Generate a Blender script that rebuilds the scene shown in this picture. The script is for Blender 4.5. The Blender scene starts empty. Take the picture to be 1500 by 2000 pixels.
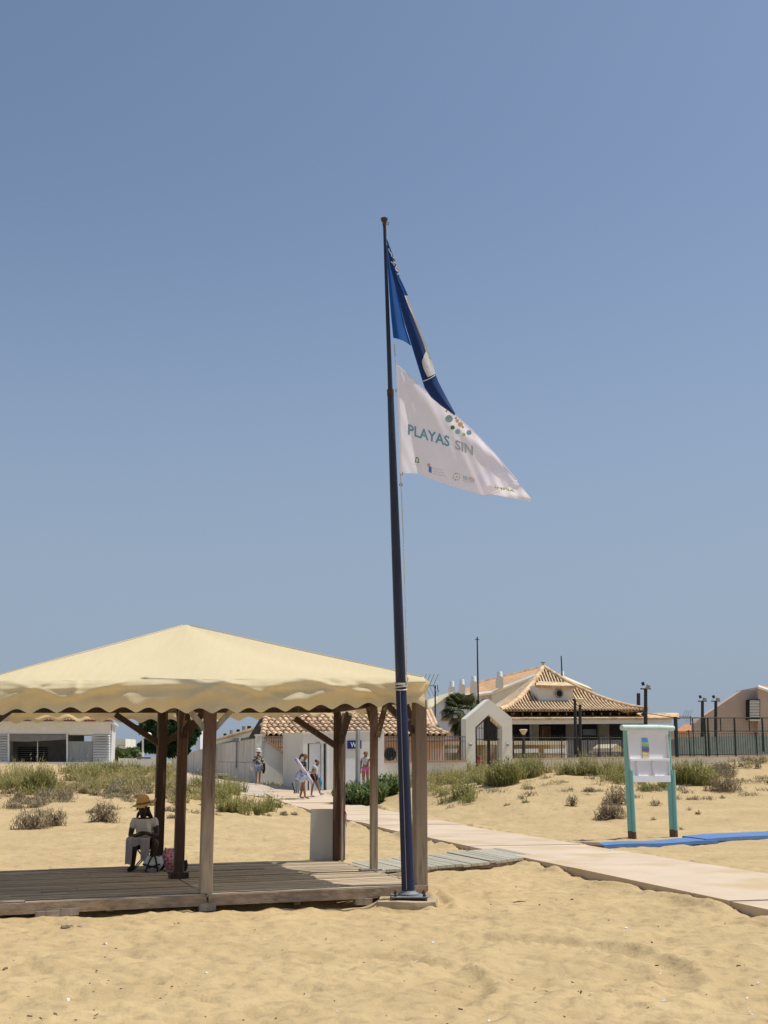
import bpy, bmesh, math, random
import numpy as np
from mathutils import Vector, Matrix, Euler
R = math.radians
rnd = random.Random(7)
rng = np.random.default_rng(7)
SC = bpy.context.scene
COL = SC.collection

# ---------------------------------------------------------------- camera, sky, sun, exposure
FPX, PITCH, CAMH = 2450.0, R(11.2), 1.7
cd = bpy.data.cameras.new("camera"); cam = bpy.data.objects.new("camera", cd); COL.objects.link(cam)
cam.location = (0, 0, CAMH); cam.rotation_euler = (R(90) + PITCH, 0, 0)
cd.sensor_fit = 'HORIZONTAL'; cd.sensor_width = 36; cd.lens = FPX / 1500 * 36
cd.clip_start = .1; cd.clip_end = 5000
SC.camera = cam
SUN_EL, SHADOW = R(64.5), Vector((-1, -.165, 0)).normalized()      # shadows fall to the left and a little away
w = bpy.data.worlds.new("World"); SC.world = w; w.use_nodes = True
nt = w.node_tree; nt.nodes.clear()
sky = nt.nodes.new('ShaderNodeTexSky'); sky.sky_type = 'NISHITA'; sky.sun_disc = False
sky.sun_elevation = SUN_EL; sky.sun_rotation = math.atan2(-SHADOW.x, -SHADOW.y)
sky.altitude = 0; sky.air_density = 1.0; sky.dust_density = 1.7; sky.ozone_density = 2.4
hs = nt.nodes.new('ShaderNodeHueSaturation'); hs.inputs['Saturation'].default_value = .86
bg = nt.nodes.new('ShaderNodeBackground'); bg.inputs['Strength'].default_value = .106
wo = nt.nodes.new('ShaderNodeOutputWorld')
nt.links.new(sky.outputs[0], hs.inputs['Color']); tn = nt.nodes.new('ShaderNodeMixRGB'); tn.blend_type = 'MULTIPLY'; tn.inputs[0].default_value = 1; tn.inputs[2].default_value = (.915, .985, 1.045, 1)
nt.links.new(hs.outputs[0], tn.inputs[1]); # the pale grey-blue haze that the air shows low down, all the way round
wg = nt.nodes.new('ShaderNodeTexCoord'); ws = nt.nodes.new('ShaderNodeSeparateXYZ'); nt.links.new(wg.outputs['Generated'], ws.inputs[0])
wm = nt.nodes.new('ShaderNodeMapRange'); wm.inputs[1].default_value = 0; wm.inputs[2].default_value = .5; wm.inputs[3].default_value = .78; wm.inputs[4].default_value = 0
wm.interpolation_type = 'SMOOTHERSTEP'; nt.links.new(ws.outputs['Z'], wm.inputs[0])
wx = nt.nodes.new('ShaderNodeMixRGB'); wx.inputs[2].default_value = (2.95, 3.65, 4.75, 1); nt.links.new(wm.outputs[0], wx.inputs[0]); nt.links.new(tn.outputs[0], wx.inputs[1])
nt.links.new(wx.outputs[0], bg.inputs[0]); nt.links.new(bg.outputs[0], wo.inputs[0])
sl = bpy.data.lights.new("sun", 'SUN'); sl.energy = 3.95; sl.angle = R(.5); sl.color = (1, .955, .88)
sun = bpy.data.objects.new("sun", sl); COL.objects.link(sun)
sdir = Vector((SHADOW.x * math.cos(SUN_EL), SHADOW.y * math.cos(SUN_EL), -math.sin(SUN_EL)))
sun.rotation_euler = sdir.to_track_quat('-Z', 'Y').to_euler(); sun.location = (10, -5, 30)
SC.view_settings.view_transform = 'Standard'; SC.view_settings.look = 'None'
SC.view_settings.exposure = 0; SC.view_settings.gamma = 1; SC.view_settings.use_curve_mapping = False
SC.cycles.max_bounces = 8; SC.cycles.transparent_max_bounces = 12
SC.cycles.use_denoising = True

# ---------------------------------------------------------------- measuring helpers
def P(px, py, Y):
    vx = (px - 750) / FPX; v = (1000 - py) / FPX
    dy = math.cos(PITCH) - v * math.sin(PITCH); dz = math.sin(PITCH) + v * math.cos(PITCH)
    return Vector((vx / dy * Y, Y, CAMH + dz / dy * Y))
def X(px, Y, py=1450): return P(px, py, Y).x
def Z(py, Y): return P(750, py, Y).z

def SK(D0, px0=None, k=.36):
    """wall plane running back to the right (square to the path); gives the depth at a measured column"""
    q = lambda px: (px - 750) / FPX / math.cos(PITCH) * .993
    x0 = 0 if px0 is None else q(px0) * D0
    return lambda px: (D0 - k * x0) / (1 - k * q(px))
# ---------------------------------------------------------------- mesh helpers
class MB:
    def __init__(s): s.v = []; s.f = []
    def add(s, vs, fs):
        n = len(s.v); s.v += [tuple(v) for v in vs]; s.f += [tuple(i + n for i in f) for f in fs]; return s
    def box(s, c, d, rot=None, jit=0):
        x, y, z = d[0] / 2, d[1] / 2, d[2] / 2
        vs = [Vector(p) for p in ((-x,-y,-z),(x,-y,-z),(x,y,-z),(-x,y,-z),(-x,-y,z),(x,-y,z),(x,y,z),(-x,y,z))]
        if rot is not None: vs = [rot @ v for v in vs]
        vs = [v + Vector(c) + Vector((rnd.uniform(-jit, jit), rnd.uniform(-jit, jit), rnd.uniform(-jit, jit))) for v in vs]
        return s.add(vs, [(0,3,2,1),(4,5,6,7),(0,1,5,4),(1,2,6,5),(2,3,7,6),(3,0,4,7)])
    def beam(s, p, q, wd, ht, up=(0,0,1), off=0):
        p = Vector(p); q = Vector(q); d = (q - p); L = d.length; d.normalize(); u = Vector(up)
        sx = d.cross(u)
        if sx.length < 1e-4: sx = d.cross(Vector((0, 1, 0)))
        sx.normalize(); uz = sx.cross(d).normalized()
        m = Matrix((sx, d, uz)).transposed()
        return s.box((p + q) / 2 + uz * off, (wd, L, ht), m)
    def tube(s, pts, rad, n=10, cap=True):
        pts = [Vector(p) for p in pts]
        if not hasattr(rad, '__len__'): rad = [rad] * len(pts)
        base = len(s.v); prev = None
        for i, p in enumerate(pts):
            d = (pts[min(i + 1, len(pts) - 1)] - pts[max(i - 1, 0)]).normalized()
            if prev is None:
                a = d.cross(Vector((0, 0, 1)));
                if a.length < 1e-3: a = d.cross(Vector((1, 0, 0)))
            else: a = prev - d * prev.dot(d)
            a.normalize(); prev = a; b = d.cross(a)
            for k in range(n):
                t = 2 * math.pi * k / n
                s.v.append(tuple(p + (a * math.cos(t) + b * math.sin(t)) * rad[i]))
        for i in range(len(pts) - 1):
            for k in range(n):
                k2 = (k + 1) % n
                s.f.append((base + i*n + k, base + i*n + k2, base + (i+1)*n + k2, base + (i+1)*n + k))
        if cap:
            s.f.append(tuple(base + k for k in range(n))[::-1]); s.f.append(tuple(base + (len(pts)-1)*n + k for k in range(n)))
        return s
    def lathe(s, c, prof, n=16, sx=1, sy=1):
        c = Vector(c); base = len(s.v)
        for r, z in prof:
            for k in range(n):
                t = 2 * math.pi * k / n
                s.v.append((c.x + r*sx*math.cos(t), c.y + r*sy*math.sin(t), c.z + z))
        for i in range(len(prof) - 1):
            for k in range(n):
                k2 = (k + 1) % n
                s.f.append((base + i*n + k, base + i*n + k2, base + (i+1)*n + k2, base + (i+1)*n + k))
        s.f.append(tuple(base + k for k in range(n))[::-1]); s.f.append(tuple(base + (len(prof)-1)*n + k for k in range(n)))
        return s
    def prism(s, pts, y0, y1):            # outline in x,z carried from depth y0 to y1
        n = len(pts); b = len(s.v)
        s.v += [(p[0], y0, p[1]) for p in pts] + [(p[0], y1, p[1]) for p in pts]
        s.f.append(tuple(b + i for i in range(n))); s.f.append(tuple(b + n + i for i in range(n))[::-1])
        for i in range(n):
            j = (i + 1) % n; s.f.append((b + i, b + n + i, b + n + j, b + j))
        return s
    def pp(s, pix, D, depth):             # a facade outline measured on a wall plane, carried back by depth
        f = [P(a, b, D(a) if callable(D) else D) for a, b in pix]
        dv = Vector((0, depth, 0))
        if callable(D):
            t = P(pix[0][0] + 60, 1450, D(pix[0][0] + 60)) - P(pix[0][0], 1450, D(pix[0][0])); t.z = 0; t.normalize(); dv = Vector((-t.y, t.x, 0)) * depth
        n = len(f)
        return s.add(f + [p + dv for p in f], [tuple(range(n)), tuple(range(n, 2*n))[::-1]] + [(i, n+i, n+(i+1) % n, (i+1) % n) for i in range(n)])
    def slab(s, pts, th):                 # a flat piece through 3-D corners with thickness along its normal
        pts = [Vector(p) for p in pts]; n = (pts[1] - pts[0]).cross(pts[2] - pts[0]).normalized() * th
        k = len(pts)
        fs = [tuple(range(k)), tuple(range(k, 2*k))[::-1]] + [(i, k + i, k + (i+1) % k, (i+1) % k) for i in range(k)]
        return s.add(pts + [p - n for p in pts], fs)
    def grid(s, fn, nu, nv, wrap=False):
        b = len(s.v)
        for i in range(nu + 1):
            for j in range(nv + 1): s.v.append(tuple(fn(i / nu, j / nv)))
        for i in range(nu):
            for j in range(nv):
                s.f.append((b + i*(nv+1) + j, b + (i+1)*(nv+1) + j, b + (i+1)*(nv+1) + j+1, b + i*(nv+1) + j+1))
        return s
    def mesh(s, name, off=(0, 0, 0)):
        me = bpy.data.meshes.new(name)
        o = Vector(off)
        me.from_pydata([(v[0]-o.x, v[1]-o.y, v[2]-o.z) for v in s.v], [], s.f); me.update()
        bm = bmesh.new(); bm.from_mesh(me); bmesh.ops.recalc_face_normals(bm, faces=bm.faces); bm.to_mesh(me); bm.free()
        return me

def rootloc(o):
    p = Vector((0, 0, 0))
    while o is not None: p += o.location; o = o.parent
    return p
def tag(o, label=None, cat=None, group=None, kind=None):
    if label: o['label'] = label
    if cat: o['category'] = cat
    if group: o['group'] = group
    if kind: o['kind'] = kind
    return o
def thing(name, label, cat, loc=(0,0,0), rz=0, group=None):
    o = bpy.data.objects.new(name, None); COL.objects.link(o); o.location = loc; o.rotation_euler = (0, 0, rz)
    o.empty_display_size = .2
    return tag(o, label, cat, group)
def smooth(me, on=True, ang=None):
    me.polygons.foreach_set('use_smooth', [on] * len(me.polygons))
    if ang:
        try: me.set_sharp_from_angle(angle=R(ang))
        except Exception: pass
def obj(name, mb, m, parent=None, sm=False, local=False, bevel=0, ang=None):
    """links a builder as ONE mesh; coordinates are world ones unless local"""
    org = Vector((0, 0, 0))
    if parent is not None and not local: org = rootloc(parent)
    me = mb.mesh(name, org) if isinstance(mb, MB) else mb
    if sm: smooth(me, True, ang)
    if m is not None: me.materials.append(m)
    o = bpy.data.objects.new(name, me); COL.objects.link(o); o.parent = parent
    if bevel:
        b = o.modifiers.new('bevel', 'BEVEL'); b.width = bevel; b.segments = 2; b.limit_method = 'ANGLE'
    return o
def single(name, mb, m, label, cat, group=None, **k):       # a thing that is one mesh: origin at its base
    vs = np.array(mb.v); c = Vector((float(vs[:,0].mean()), float(vs[:,1].mean()), float(vs[:,2].min())))
    me = mb.mesh(name, c)
    if k.get('sm'): smooth(me, True, k.get('ang'))
    me.materials.append(m); o = bpy.data.objects.new(name, me); COL.objects.link(o); o.location = c
    return tag(o, label, cat, group)
def piece(name, me, loc, parent, rot=None, scale=None):
    o = bpy.data.objects.new(name, me); COL.objects.link(o); o.parent = parent
    o.location = Vector(loc) - (rootloc(parent) if parent else Vector((0,0,0)))
    if rot is not None: o.rotation_euler = rot
    if scale is not None: o.scale = scale
    return o
def struct(name, mb, m, **k):
    o = obj(name, mb, m, **k); o['kind'] = 'structure'; return o

# ---------------------------------------------------------------- materials
MATS = {}
def M(name, c1, c2=None, scale=4, rough=.8, bump=0, bscale=30, stretch=(1,1,1), trans=0, metal=0, vary=.0, lo=.35, hi=.65,
      detail=5, c3=None, s3=1.5, k3=(.55,.7), spec=.3, transcol=None, coords='Object', bdist=.01):
    if name in MATS: return MATS[name]
    m = bpy.data.materials.new(name); m.use_nodes = True; n = m.node_tree.nodes; l = m.node_tree.links
    bs = n['Principled BSDF']; bs.inputs['Roughness'].default_value = rough; bs.inputs['Metallic'].default_value = metal
    bs.inputs['Specular IOR Level'].default_value = spec
    tc = n.new('ShaderNodeTexCoord'); oi = n.new('ShaderNodeObjectInfo')
    mp = n.new('ShaderNodeMapping'); mp.inputs['Scale'].default_value = stretch
    mul = n.new('ShaderNodeMath'); mul.operation = 'MULTIPLY'; mul.inputs[1].default_value = 37.0
    l.new(oi.outputs['Random'], mul.inputs[0]); l.new(mul.outputs[0], mp.inputs['Location'])
    l.new(tc.outputs[coords], mp.inputs[0])
    no = n.new('ShaderNodeTexNoise'); no.inputs['Scale'].default_value = scale; no.inputs['Detail'].default_value = detail
    l.new(mp.outputs[0], no.inputs['Vector'])
    rp = n.new('ShaderNodeValToRGB'); rp.color_ramp.elements[0].position = lo; rp.color_ramp.elements[1].position = hi
    c2 = c2 or tuple(c * .82 for c in c1)
    rp.color_ramp.elements[0].color = (*c1, 1); rp.color_ramp.elements[1].color = (*c2, 1)
    l.new(no.outputs[0], rp.inputs[0]); col = rp.outputs[0]
    if c3:
        n3 = n.new('ShaderNodeTexNoise'); n3.inputs['Scale'].default_value = s3; n3.inputs['Detail'].default_value = 6
        l.new(mp.outputs[0], n3.inputs['Vector'])
        r3 = n.new('ShaderNodeValToRGB'); r3.color_ramp.elements[0].position = k3[0]; r3.color_ramp.elements[1].position = k3[1]
        l.new(n3.outputs[0], r3.inputs[0]); mx = n.new('ShaderNodeMixRGB'); l.new(r3.outputs[0], mx.inputs[0])
        l.new(col, mx.inputs[1]); mx.inputs[2].default_value = (*c3, 1); col = mx.outputs[0]
    if vary:
        mr = n.new('ShaderNodeMapRange'); mr.inputs[3].default_value = 1 - vary; mr.inputs[4].default_value = 1 + vary
        l.new(oi.outputs['Random'], mr.inputs[0]); hv = n.new('ShaderNodeHueSaturation'); l.new(mr.outputs[0], hv.inputs['Value'])
        l.new(col, hv.inputs['Color']); col = hv.outputs[0]
    l.new(col, bs.inputs['Base Color'])
    if bump:
        nb = n.new('ShaderNodeTexNoise'); nb.inputs['Scale'].default_value = bscale; nb.inputs['Detail'].default_value = 6
        l.new(mp.outputs[0], nb.inputs['Vector']); bp = n.new('ShaderNodeBump'); bp.inputs['Strength'].default_value = bump
        bp.inputs['Distance'].default_value = bdist
        l.new(nb.outputs[0], bp.inputs['Height']); l.new(bp.outputs[0], bs.inputs['Normal'])
    if trans:
        t = n.new('ShaderNodeBsdfTranslucent'); ms = n.new('ShaderNodeMixShader'); ms.inputs[0].default_value = trans
        if transcol: t.inputs[0].default_value = (*transcol, 1)
        else: l.new(col, t.inputs[0])
        l.new(bs.outputs[0], ms.inputs[1]); l.new(t.outputs[0], ms.inputs[2]); l.new(ms.outputs[0], n['Material Output'].inputs[0])
    MATS[name] = m; return m
def leafmat(name, cols, trans=.3):
    """foliage: the colour follows a per-blade tint stored on the mesh"""
    m = bpy.data.materials.new(name); m.use_nodes = True; n = m.node_tree.nodes; l = m.node_tree.links
    bs = n['Principled BSDF']; bs.inputs['Roughness'].default_value = .7; bs.inputs['Specular IOR Level'].default_value = .2
    at = n.new('ShaderNodeAttribute'); at.attribute_name = 'tint'; rp = n.new('ShaderNodeValToRGB')
    e = rp.color_ramp.elements
    while len(e) < len(cols): e.new(.5)
    for i, c in enumerate(cols): e[i].position = i / (len(cols) - 1); e[i].color = (*c, 1)
    l.new(at.outputs['Fac'], rp.inputs[0]); l.new(rp.outputs[0], bs.inputs['Base Color'])
    t = n.new('ShaderNodeBsdfTranslucent'); ms = n.new('ShaderNodeMixShader'); ms.inputs[0].default_value = trans
    l.new(rp.outputs[0], t.inputs[0]); l.new(bs.outputs[0], ms.inputs[1]); l.new(t.outputs[0], ms.inputs[2])
    l.new(ms.outputs[0], n['Material Output'].inputs[0]); return m

WHITE = M('white render', (.82,.79,.70), (.74,.71,.62), scale=.8, rough=.9, bump=.15, bscale=12, c3=(.55,.52,.45), s3=.6, k3=(.6,.85))
WALLDIRTY = M('weathered white wall', (.66,.64,.57), (.50,.48,.42), scale=.9, rough=.95, bump=.3, bscale=6, c3=(.22,.21,.18), s3=1.3, k3=(.6,.8), stretch=(1,1,.35))
WHITEP = M('white paint', (.80,.80,.78), (.74,.74,.72), scale=3, rough=.5)
SIDING = M('white siding', (.78,.78,.75), (.70,.70,.66), scale=2, rough=.6, vary=.04)
PINK = M('pale pink render', (.62,.47,.38), (.55,.41,.33), scale=1.5, rough=.9)
COPING = M('pink coping', (.50,.33,.26), (.44,.29,.22), rough=.85)
PEACH = M('peach band', (.62,.36,.20), (.56,.33,.19), rough=.85)
TILE = M('clay roof tile', (.72,.52,.32), (.50,.31,.18), scale=3, rough=.85, vary=.25, bump=.3, bscale=20, c3=(.78,.66,.48), s3=5, k3=(.5,.7))
TILE2 = M('old clay tile', (.74,.52,.29), (.46,.29,.16), scale=1.6, rough=.9, c3=(.76,.63,.42), s3=3.5, k3=(.45,.7), bump=.3, bscale=8)
UNDER = M('dark roof underlay', (.09,.055,.035), (.06,.04,.03), rough=.95)
TERRA = M('orange clay tile', (.60,.27,.13), (.42,.17,.09), scale=5, rough=.85, vary=.2)
APTROOF = M('pale orange roof', (.62,.38,.20), (.50,.28,.14), scale=2.5, rough=.9, c3=(.66,.5,.34), s3=4)
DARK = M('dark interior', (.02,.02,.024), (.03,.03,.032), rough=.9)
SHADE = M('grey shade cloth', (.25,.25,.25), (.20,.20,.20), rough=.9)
GLASS = M('window glass', (.16,.18,.19), (.10,.12,.13), scale=1.5, rough=.12, spec=.6)
CURTAIN = M('grey curtain behind glass', (.34,.37,.36), (.25,.28,.28), scale=6, rough=.3, stretch=(3,1,.2))
IRON = M('black iron', (.03,.03,.035), (.045,.04,.04), rough=.6)
GREENM = M('dark green metal', (.018,.036,.032), (.026,.046,.04), rough=.5)
SCREEN = M('pale green windscreen', (.26,.31,.28), (.20,.25,.23), rough=.8)
GREY = M('grey metal', (.34,.34,.33), (.28,.28,.27), rough=.5)
BROWNH = M('taupe render', (.54,.43,.35), (.49,.39,.32), rough=.9, scale=1)
WOODD = M('brown stained wood', (.058,.028,.018), (.034,.018,.012), scale=3, rough=.6, stretch=(8,8,.6), bump=.4, bscale=9, c3=(.22,.17,.13), s3=2.2, k3=(.6,.75), vary=.1)
WOODM = M('half bleached stained wood', (.095,.052,.034), (.055,.031,.021), scale=3, rough=.7, stretch=(8,8,.6), bump=.5, bscale=9, c3=(.27,.21,.155), s3=1.6, k3=(.55,.68))
WOODG = M('grey weathered wood', (.42,.36,.29), (.30,.25,.20), scale=3, rough=.85, stretch=(8,8,.6), bump=.5, bscale=9)
PLANK = M('weathered deck plank', (.49,.395,.265), (.32,.25,.17), scale=3, rough=.85, stretch=(.5,8,8), bump=.4, bscale=10, vary=.24)
FASCIA = M('weathered fascia board', (.42,.32,.22), (.27,.20,.14), scale=3, rough=.85, stretch=(.5,8,8), bump=.5, bscale=8, c3=(.12,.09,.07), s3=2, k3=(.62,.75))
CANVAS = M('cream canvas', (.86,.745,.475), (.83,.71,.445), scale=1.2, stretch=(12,2,.6), rough=.85, trans=.32, transcol=(.92,.78,.52), bump=.08, bscale=4, bdist=.03)
NAVY = M('navy painted steel', (.008,.012,.045), (.012,.022,.075), scale=2.5, rough=.45, spec=.4, stretch=(5,5,.5), c3=(.05,.06,.10), s3=3, k3=(.62,.75))
NAVYT = M('dark blue steel section', (.012,.013,.028), (.02,.023,.045), scale=4, rough=.4, spec=.5, stretch=(5,5,.6), c3=(.09,.06,.05), s3=5, k3=(.66,.75))
GALV = M('galvanised flange', (.26,.27,.28), (.17,.18,.19), scale=9, rough=.7, metal=.1)
RUST = M('rusty fitting', (.10,.055,.035), (.06,.035,.025), rough=.8)
CONC = M('sandy concrete', (.52,.41,.26), (.34,.27,.18), scale=6, rough=.95, bump=.8, bscale=14)
ROPE = M('white rope', (.68,.66,.60), (.5,.48,.43), scale=40, rough=.9)
CLOTHW = M('white flag cloth', (.92,.90,.99), (.89,.87,.97), scale=2, rough=.8, trans=.42)
CLOTHB_LIT = M('lit flag blue', (.008,.085,.33), (.006,.065,.27), scale=2, rough=.7, trans=.32, transcol=(.01,.16,.55))  # sunlit copy of the flag's one blue
CLOTHB_SHADE = M('shaded flag blue', (.006,.035,.16), (.005,.028,.13), scale=2, rough=.7, trans=.12)  # darker copy of the same blue, its shade put into the colour
INKW = M('white print', (.78,.78,.76), rough=.8, trans=.15)
INKT = M('teal print', (.15,.37,.50), (.18,.40,.53), rough=.8)
INKG = M('grey blue print', (.54,.58,.67), rough=.8)
INKS = M('pale blue print', (.34,.56,.74), rough=.8)
INKO = M('orange print', (.80,.42,.14), rough=.8)
INKGR = M('green print', (.10,.30,.10), rough=.8)
INKP = M('pale salmon print', (.80,.58,.46), rough=.8)
INKB = M('blue print', (.10,.24,.70), rough=.8)
INKL = M('lime print', (.48,.62,.24), rough=.8)
SIGNB = M('blue sign', (.012,.022,.20), rough=.4)
PATHM = M('pink concrete', (.63,.50,.365), (.57,.45,.325), scale=1.2, rough=.95, bump=.25, bscale=25, c3=(.53,.40,.235), s3=.9, k3=(.48,.66), vary=.03)
PAVE = M('pale pavement', (.52,.43,.33), (.44,.36,.27), scale=1.5, rough=.95)
ASPH = M('sandy boards', (.42,.39,.30), (.34,.31,.24), scale=3, rough=.9, stretch=(4,4,4), bump=.3, vary=.10)
BLUEM = M('blue plastic mat', (.10,.20,.42), (.12,.23,.45), scale=6, rough=.6, bump=.3, bscale=40)
TEAL = M('turquoise paint', (.25,.52,.44), (.21,.46,.39), scale=2.5, rough=.5, stretch=(5,5,.6), c3=(.26,.52,.46), s3=4)
MINT = M('pale mint paint', (.62,.74,.66), (.55,.68,.60), scale=4, rough=.5)
BOARDW = M('white board paint', (.86,.85,.86), (.81,.80,.81), scale=2, rough=.5)
BAREW = M('bare brown wood', (.20,.12,.08), (.13,.08,.055), scale=5, rough=.9, stretch=(6,6,1))
SKIND = M('dark skin', (.055,.032,.022), (.042,.024,.017), rough=.5)
SKINT = M('tanned skin', (.34,.17,.10), (.29,.14,.085), rough=.5)
HAIRD = M('black hair', (.012,.010,.010), rough=.6)
HAIRB = M('brown hair', (.08,.045,.03), rough=.6)
HAIRC = M('chestnut hair', (.20,.10,.06), rough=.6)
SHIRTW = M('white cotton', (.62,.59,.56), (.54,.51,.48), scale=6, rough=.9)
GRYCL = M('lavender grey cloth', (.34,.31,.33), (.27,.24,.26), scale=5, rough=.9, stretch=(5,5,1))
FLORAL = M('dark leafy print shirt', (.62,.58,.50), (.06,.055,.05), scale=16, rough=.9, lo=.45, hi=.52)
DENIM = M('faded blue denim', (.18,.22,.32), (.30,.34,.42), scale=18, rough=.9)
BLACKC = M('black cloth', (.02,.02,.026), rough=.8)
STRAW = M('straw', (.60,.40,.17), (.48,.31,.12), scale=25, rough=.9, stretch=(1,1,6))
HATW = M('white sunhat', (.74,.72,.64), rough=.9)
BAGBL = M('blue white tie dye cloth', (.55,.60,.72), (.20,.28,.52), scale=12, rough=.9, lo=.48, hi=.62)
BAGC = M('cyan bag cloth', (.06,.36,.48), (.04,.28,.40), rough=.8)
PINKS = M('hot pink cloth', (.72,.10,.30), (.75,.22,.42), scale=10, rough=.8)
RED = M('red cloth', (.45,.05,.06), rough=.8)
RUBBER = M('dark rubber', (.02,.02,.02), rough=.7)
PARAW = M('lilac white parasol cloth', (.62,.58,.68), (.30,.26,.42), scale=14, rough=.8, lo=.5, hi=.56, stretch=(1,1,.05))
CREAM = M('cream stone', (.74,.66,.45), (.66,.58,.38), rough=.9)
BLUEW = M('bluish white render', (.74,.76,.80), (.68,.70,.74), rough=.9)
TAN = M('tan render', (.50,.42,.30), (.42,.35,.25), rough=.9)
METALSHEET = M('dull aluminium sheet', (.56,.56,.57), (.47,.47,.48), scale=1.5, rough=.5, metal=.1, stretch=(2,2,.6))

def worn_post(name, z0, z1, top, low):
    m = bpy.data.materials.new(name); m.use_nodes = True; n = m.node_tree.nodes; l = m.node_tree.links
    tc = n.new('ShaderNodeTexCoord'); mp = n.new('ShaderNodeMapping'); mp.inputs['Scale'].default_value = (9, 9, .8); l.new(tc.outputs['Object'], mp.inputs[0])
    no = n.new('ShaderNodeTexNoise'); no.inputs['Scale'].default_value = 2.5; no.inputs['Detail'].default_value = 7; l.new(mp.outputs[0], no.inputs['Vector'])
    sp = n.new('ShaderNodeSeparateXYZ'); l.new(tc.outputs['Object'], sp.inputs[0])
    mr = n.new('ShaderNodeMapRange'); mr.inputs[1].default_value = z0; mr.inputs[2].default_value = z1; l.new(sp.outputs['Z'], mr.inputs[0])
    ma = n.new('ShaderNodeMath'); ma.operation = 'MULTIPLY_ADD'; ma.inputs[1].default_value = 2.4; l.new(no.outputs[0], ma.inputs[0]); ma.inputs[2].default_value = -1.2
    ad = n.new('ShaderNodeMath'); ad.operation = 'ADD'; ad.use_clamp = True; l.new(ma.outputs[0], ad.inputs[0]); l.new(mr.outputs[0], ad.inputs[1])
    mx = n.new('ShaderNodeMixRGB'); l.new(ad.outputs[0], mx.inputs[0]); mx.inputs[1].default_value = (*low, 1); mx.inputs[2].default_value = (*top, 1)
    rp = n.new('ShaderNodeValToRGB'); rp.color_ramp.elements[0].color = (.6,.6,.6,1); rp.color_ramp.elements[1].color = (1.25,1.25,1.25,1); rp.color_ramp.elements[0].position = .35; rp.color_ramp.elements[1].position = .65
    l.new(no.outputs[0], rp.inputs[0]); m2 = n.new('ShaderNodeMixRGB'); m2.blend_type = 'MULTIPLY'; m2.inputs[0].default_value = 1; l.new(mx.outputs[0], m2.inputs[1]); l.new(rp.outputs[0], m2.inputs[2])
    bs = n['Principled BSDF']; bs.inputs['Roughness'].default_value = .85; l.new(m2.outputs[0], bs.inputs['Base Color'])
    bp = n.new('ShaderNodeBump'); bp.inputs['Strength'].default_value = .5; bp.inputs['Distance'].default_value = .01; l.new(no.outputs[0], bp.inputs['Height']); l.new(bp.outputs[0], bs.inputs['Normal'])
    return m
POSTA = worn_post('front post wood', .6, 1.9, (.12,.062,.042), (.40,.33,.24))
POSTB = worn_post('corner post wood', .3, 2.4, (.16,.10,.066), (.38,.30,.21))
def pink_pattern():
    m = bpy.data.materials.new('pink ringed bag cloth'); m.use_nodes = True; n = m.node_tree.nodes; l = m.node_tree.links
    tc = n.new('ShaderNodeTexCoord'); vo = n.new('ShaderNodeTexVoronoi'); vo.inputs['Scale'].default_value = 22; vo.inputs['Randomness'].default_value = .5
    rp = n.new('ShaderNodeValToRGB'); e = rp.color_ramp.elements; rp.color_ramp.interpolation = 'CONSTANT'
    e[0].position = 0; e[0].color = (.65,.40,.42,1); e[1].position = .2; e[1].color = (.50,.03,.10,1)
    x = e.new(.42); x.color = (.66,.38,.42,1)
    l.new(tc.outputs['Object'], vo.inputs[0]); l.new(vo.outputs[0], rp.inputs[0]); l.new(rp.outputs[0], n['Principled BSDF'].inputs['Base Color'])
    return m
PINKBAG = pink_pattern()

# ---------------------------------------------------------------- terrain
CTRL = []
for yy in (6, 9, 12, 15, 18, 21):
    for xx in (-26, -14, -7, -3, 0, 3, 7, 14, 26): CTRL.append((xx, yy, 0))
for yy, zz in ((24,0),(28,0),(32,.01),(36,.03),(40,.07),(44,.14),(48,.26)):
    xc = 5.4 - .25 * (yy - 14.4); CTRL += [(xc, yy, zz), (xc - 1.6, yy, zz), (xc + 1.5, yy, zz)]
for px, py, D in ((850,1580,38),(1000,1562,38),(900,1606,34),(1000,1612,32),(1100,1602,33.5),(1100,1550,39),(1050,1510,44),(950,1530,44),
                  (880,1545,42),(850,1535,45),(1130,1507,45),(1200,1510,44),(1200,1560,38),(1200,1605,33),(1300,1595,34),(1400,1548,41),
                  (1320,1525,44),(1400,1605,33),(1480,1484,50),(1480,1520,45),(1500,1562,38),(1420,1510,46),
                  (0,1640,26),(200,1640,26),(380,1642,26),(100,1600,31),(250,1600,31),(400,1600,32),(0,1570,35),(200,1558,37),(400,1580,36),
                  (100,1530,43),(300,1540,42),(420,1548,43),(200,1500,52),(350,1512,52),(20,1495,52),(470,1556,47),
                  (450,1532,66),(425,1524,85),(560,1545,52),(520,1543,60),(640,1547,52),(700,1545,50)):
    p = P(px, py, D); CTRL.append(tuple(p))
CTRL += [(1.0,50,.75),(4,52,1.05),(8,53,1.1),(14,54,1.3),(22,50,1.5),(26,42,1.2),(26,34,.6),(18,30,.2),(12,29,.05),(2,60,1.1),(8,62,1.25),(16,62,1.4),
         (26,62,1.4),(-3,60,.4),(-12,62,1.35),(-20,62,1.45),(-26,62,1.5),(-26,50,1.3),(-22,40,.9),(-20,32,.3),(-16,26,.05),(-9.5,75,.5),(-13,95,.5),
         (-20,80,1.4),(-26,95,1.4),(0,80,1.3),(10,80,1.4),(26,80,1.4),(0,100,1.4),(26,100,1.4),(-17,110,.6)]
CT = np.array(CTRL); cxy = CT[:, :2]
def kern(d): return np.sqrt(d * d + .8)
A_ = kern(np.linalg.norm(cxy[:, None] - cxy[None], axis=2)) + np.eye(len(CT)) * -.15
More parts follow.
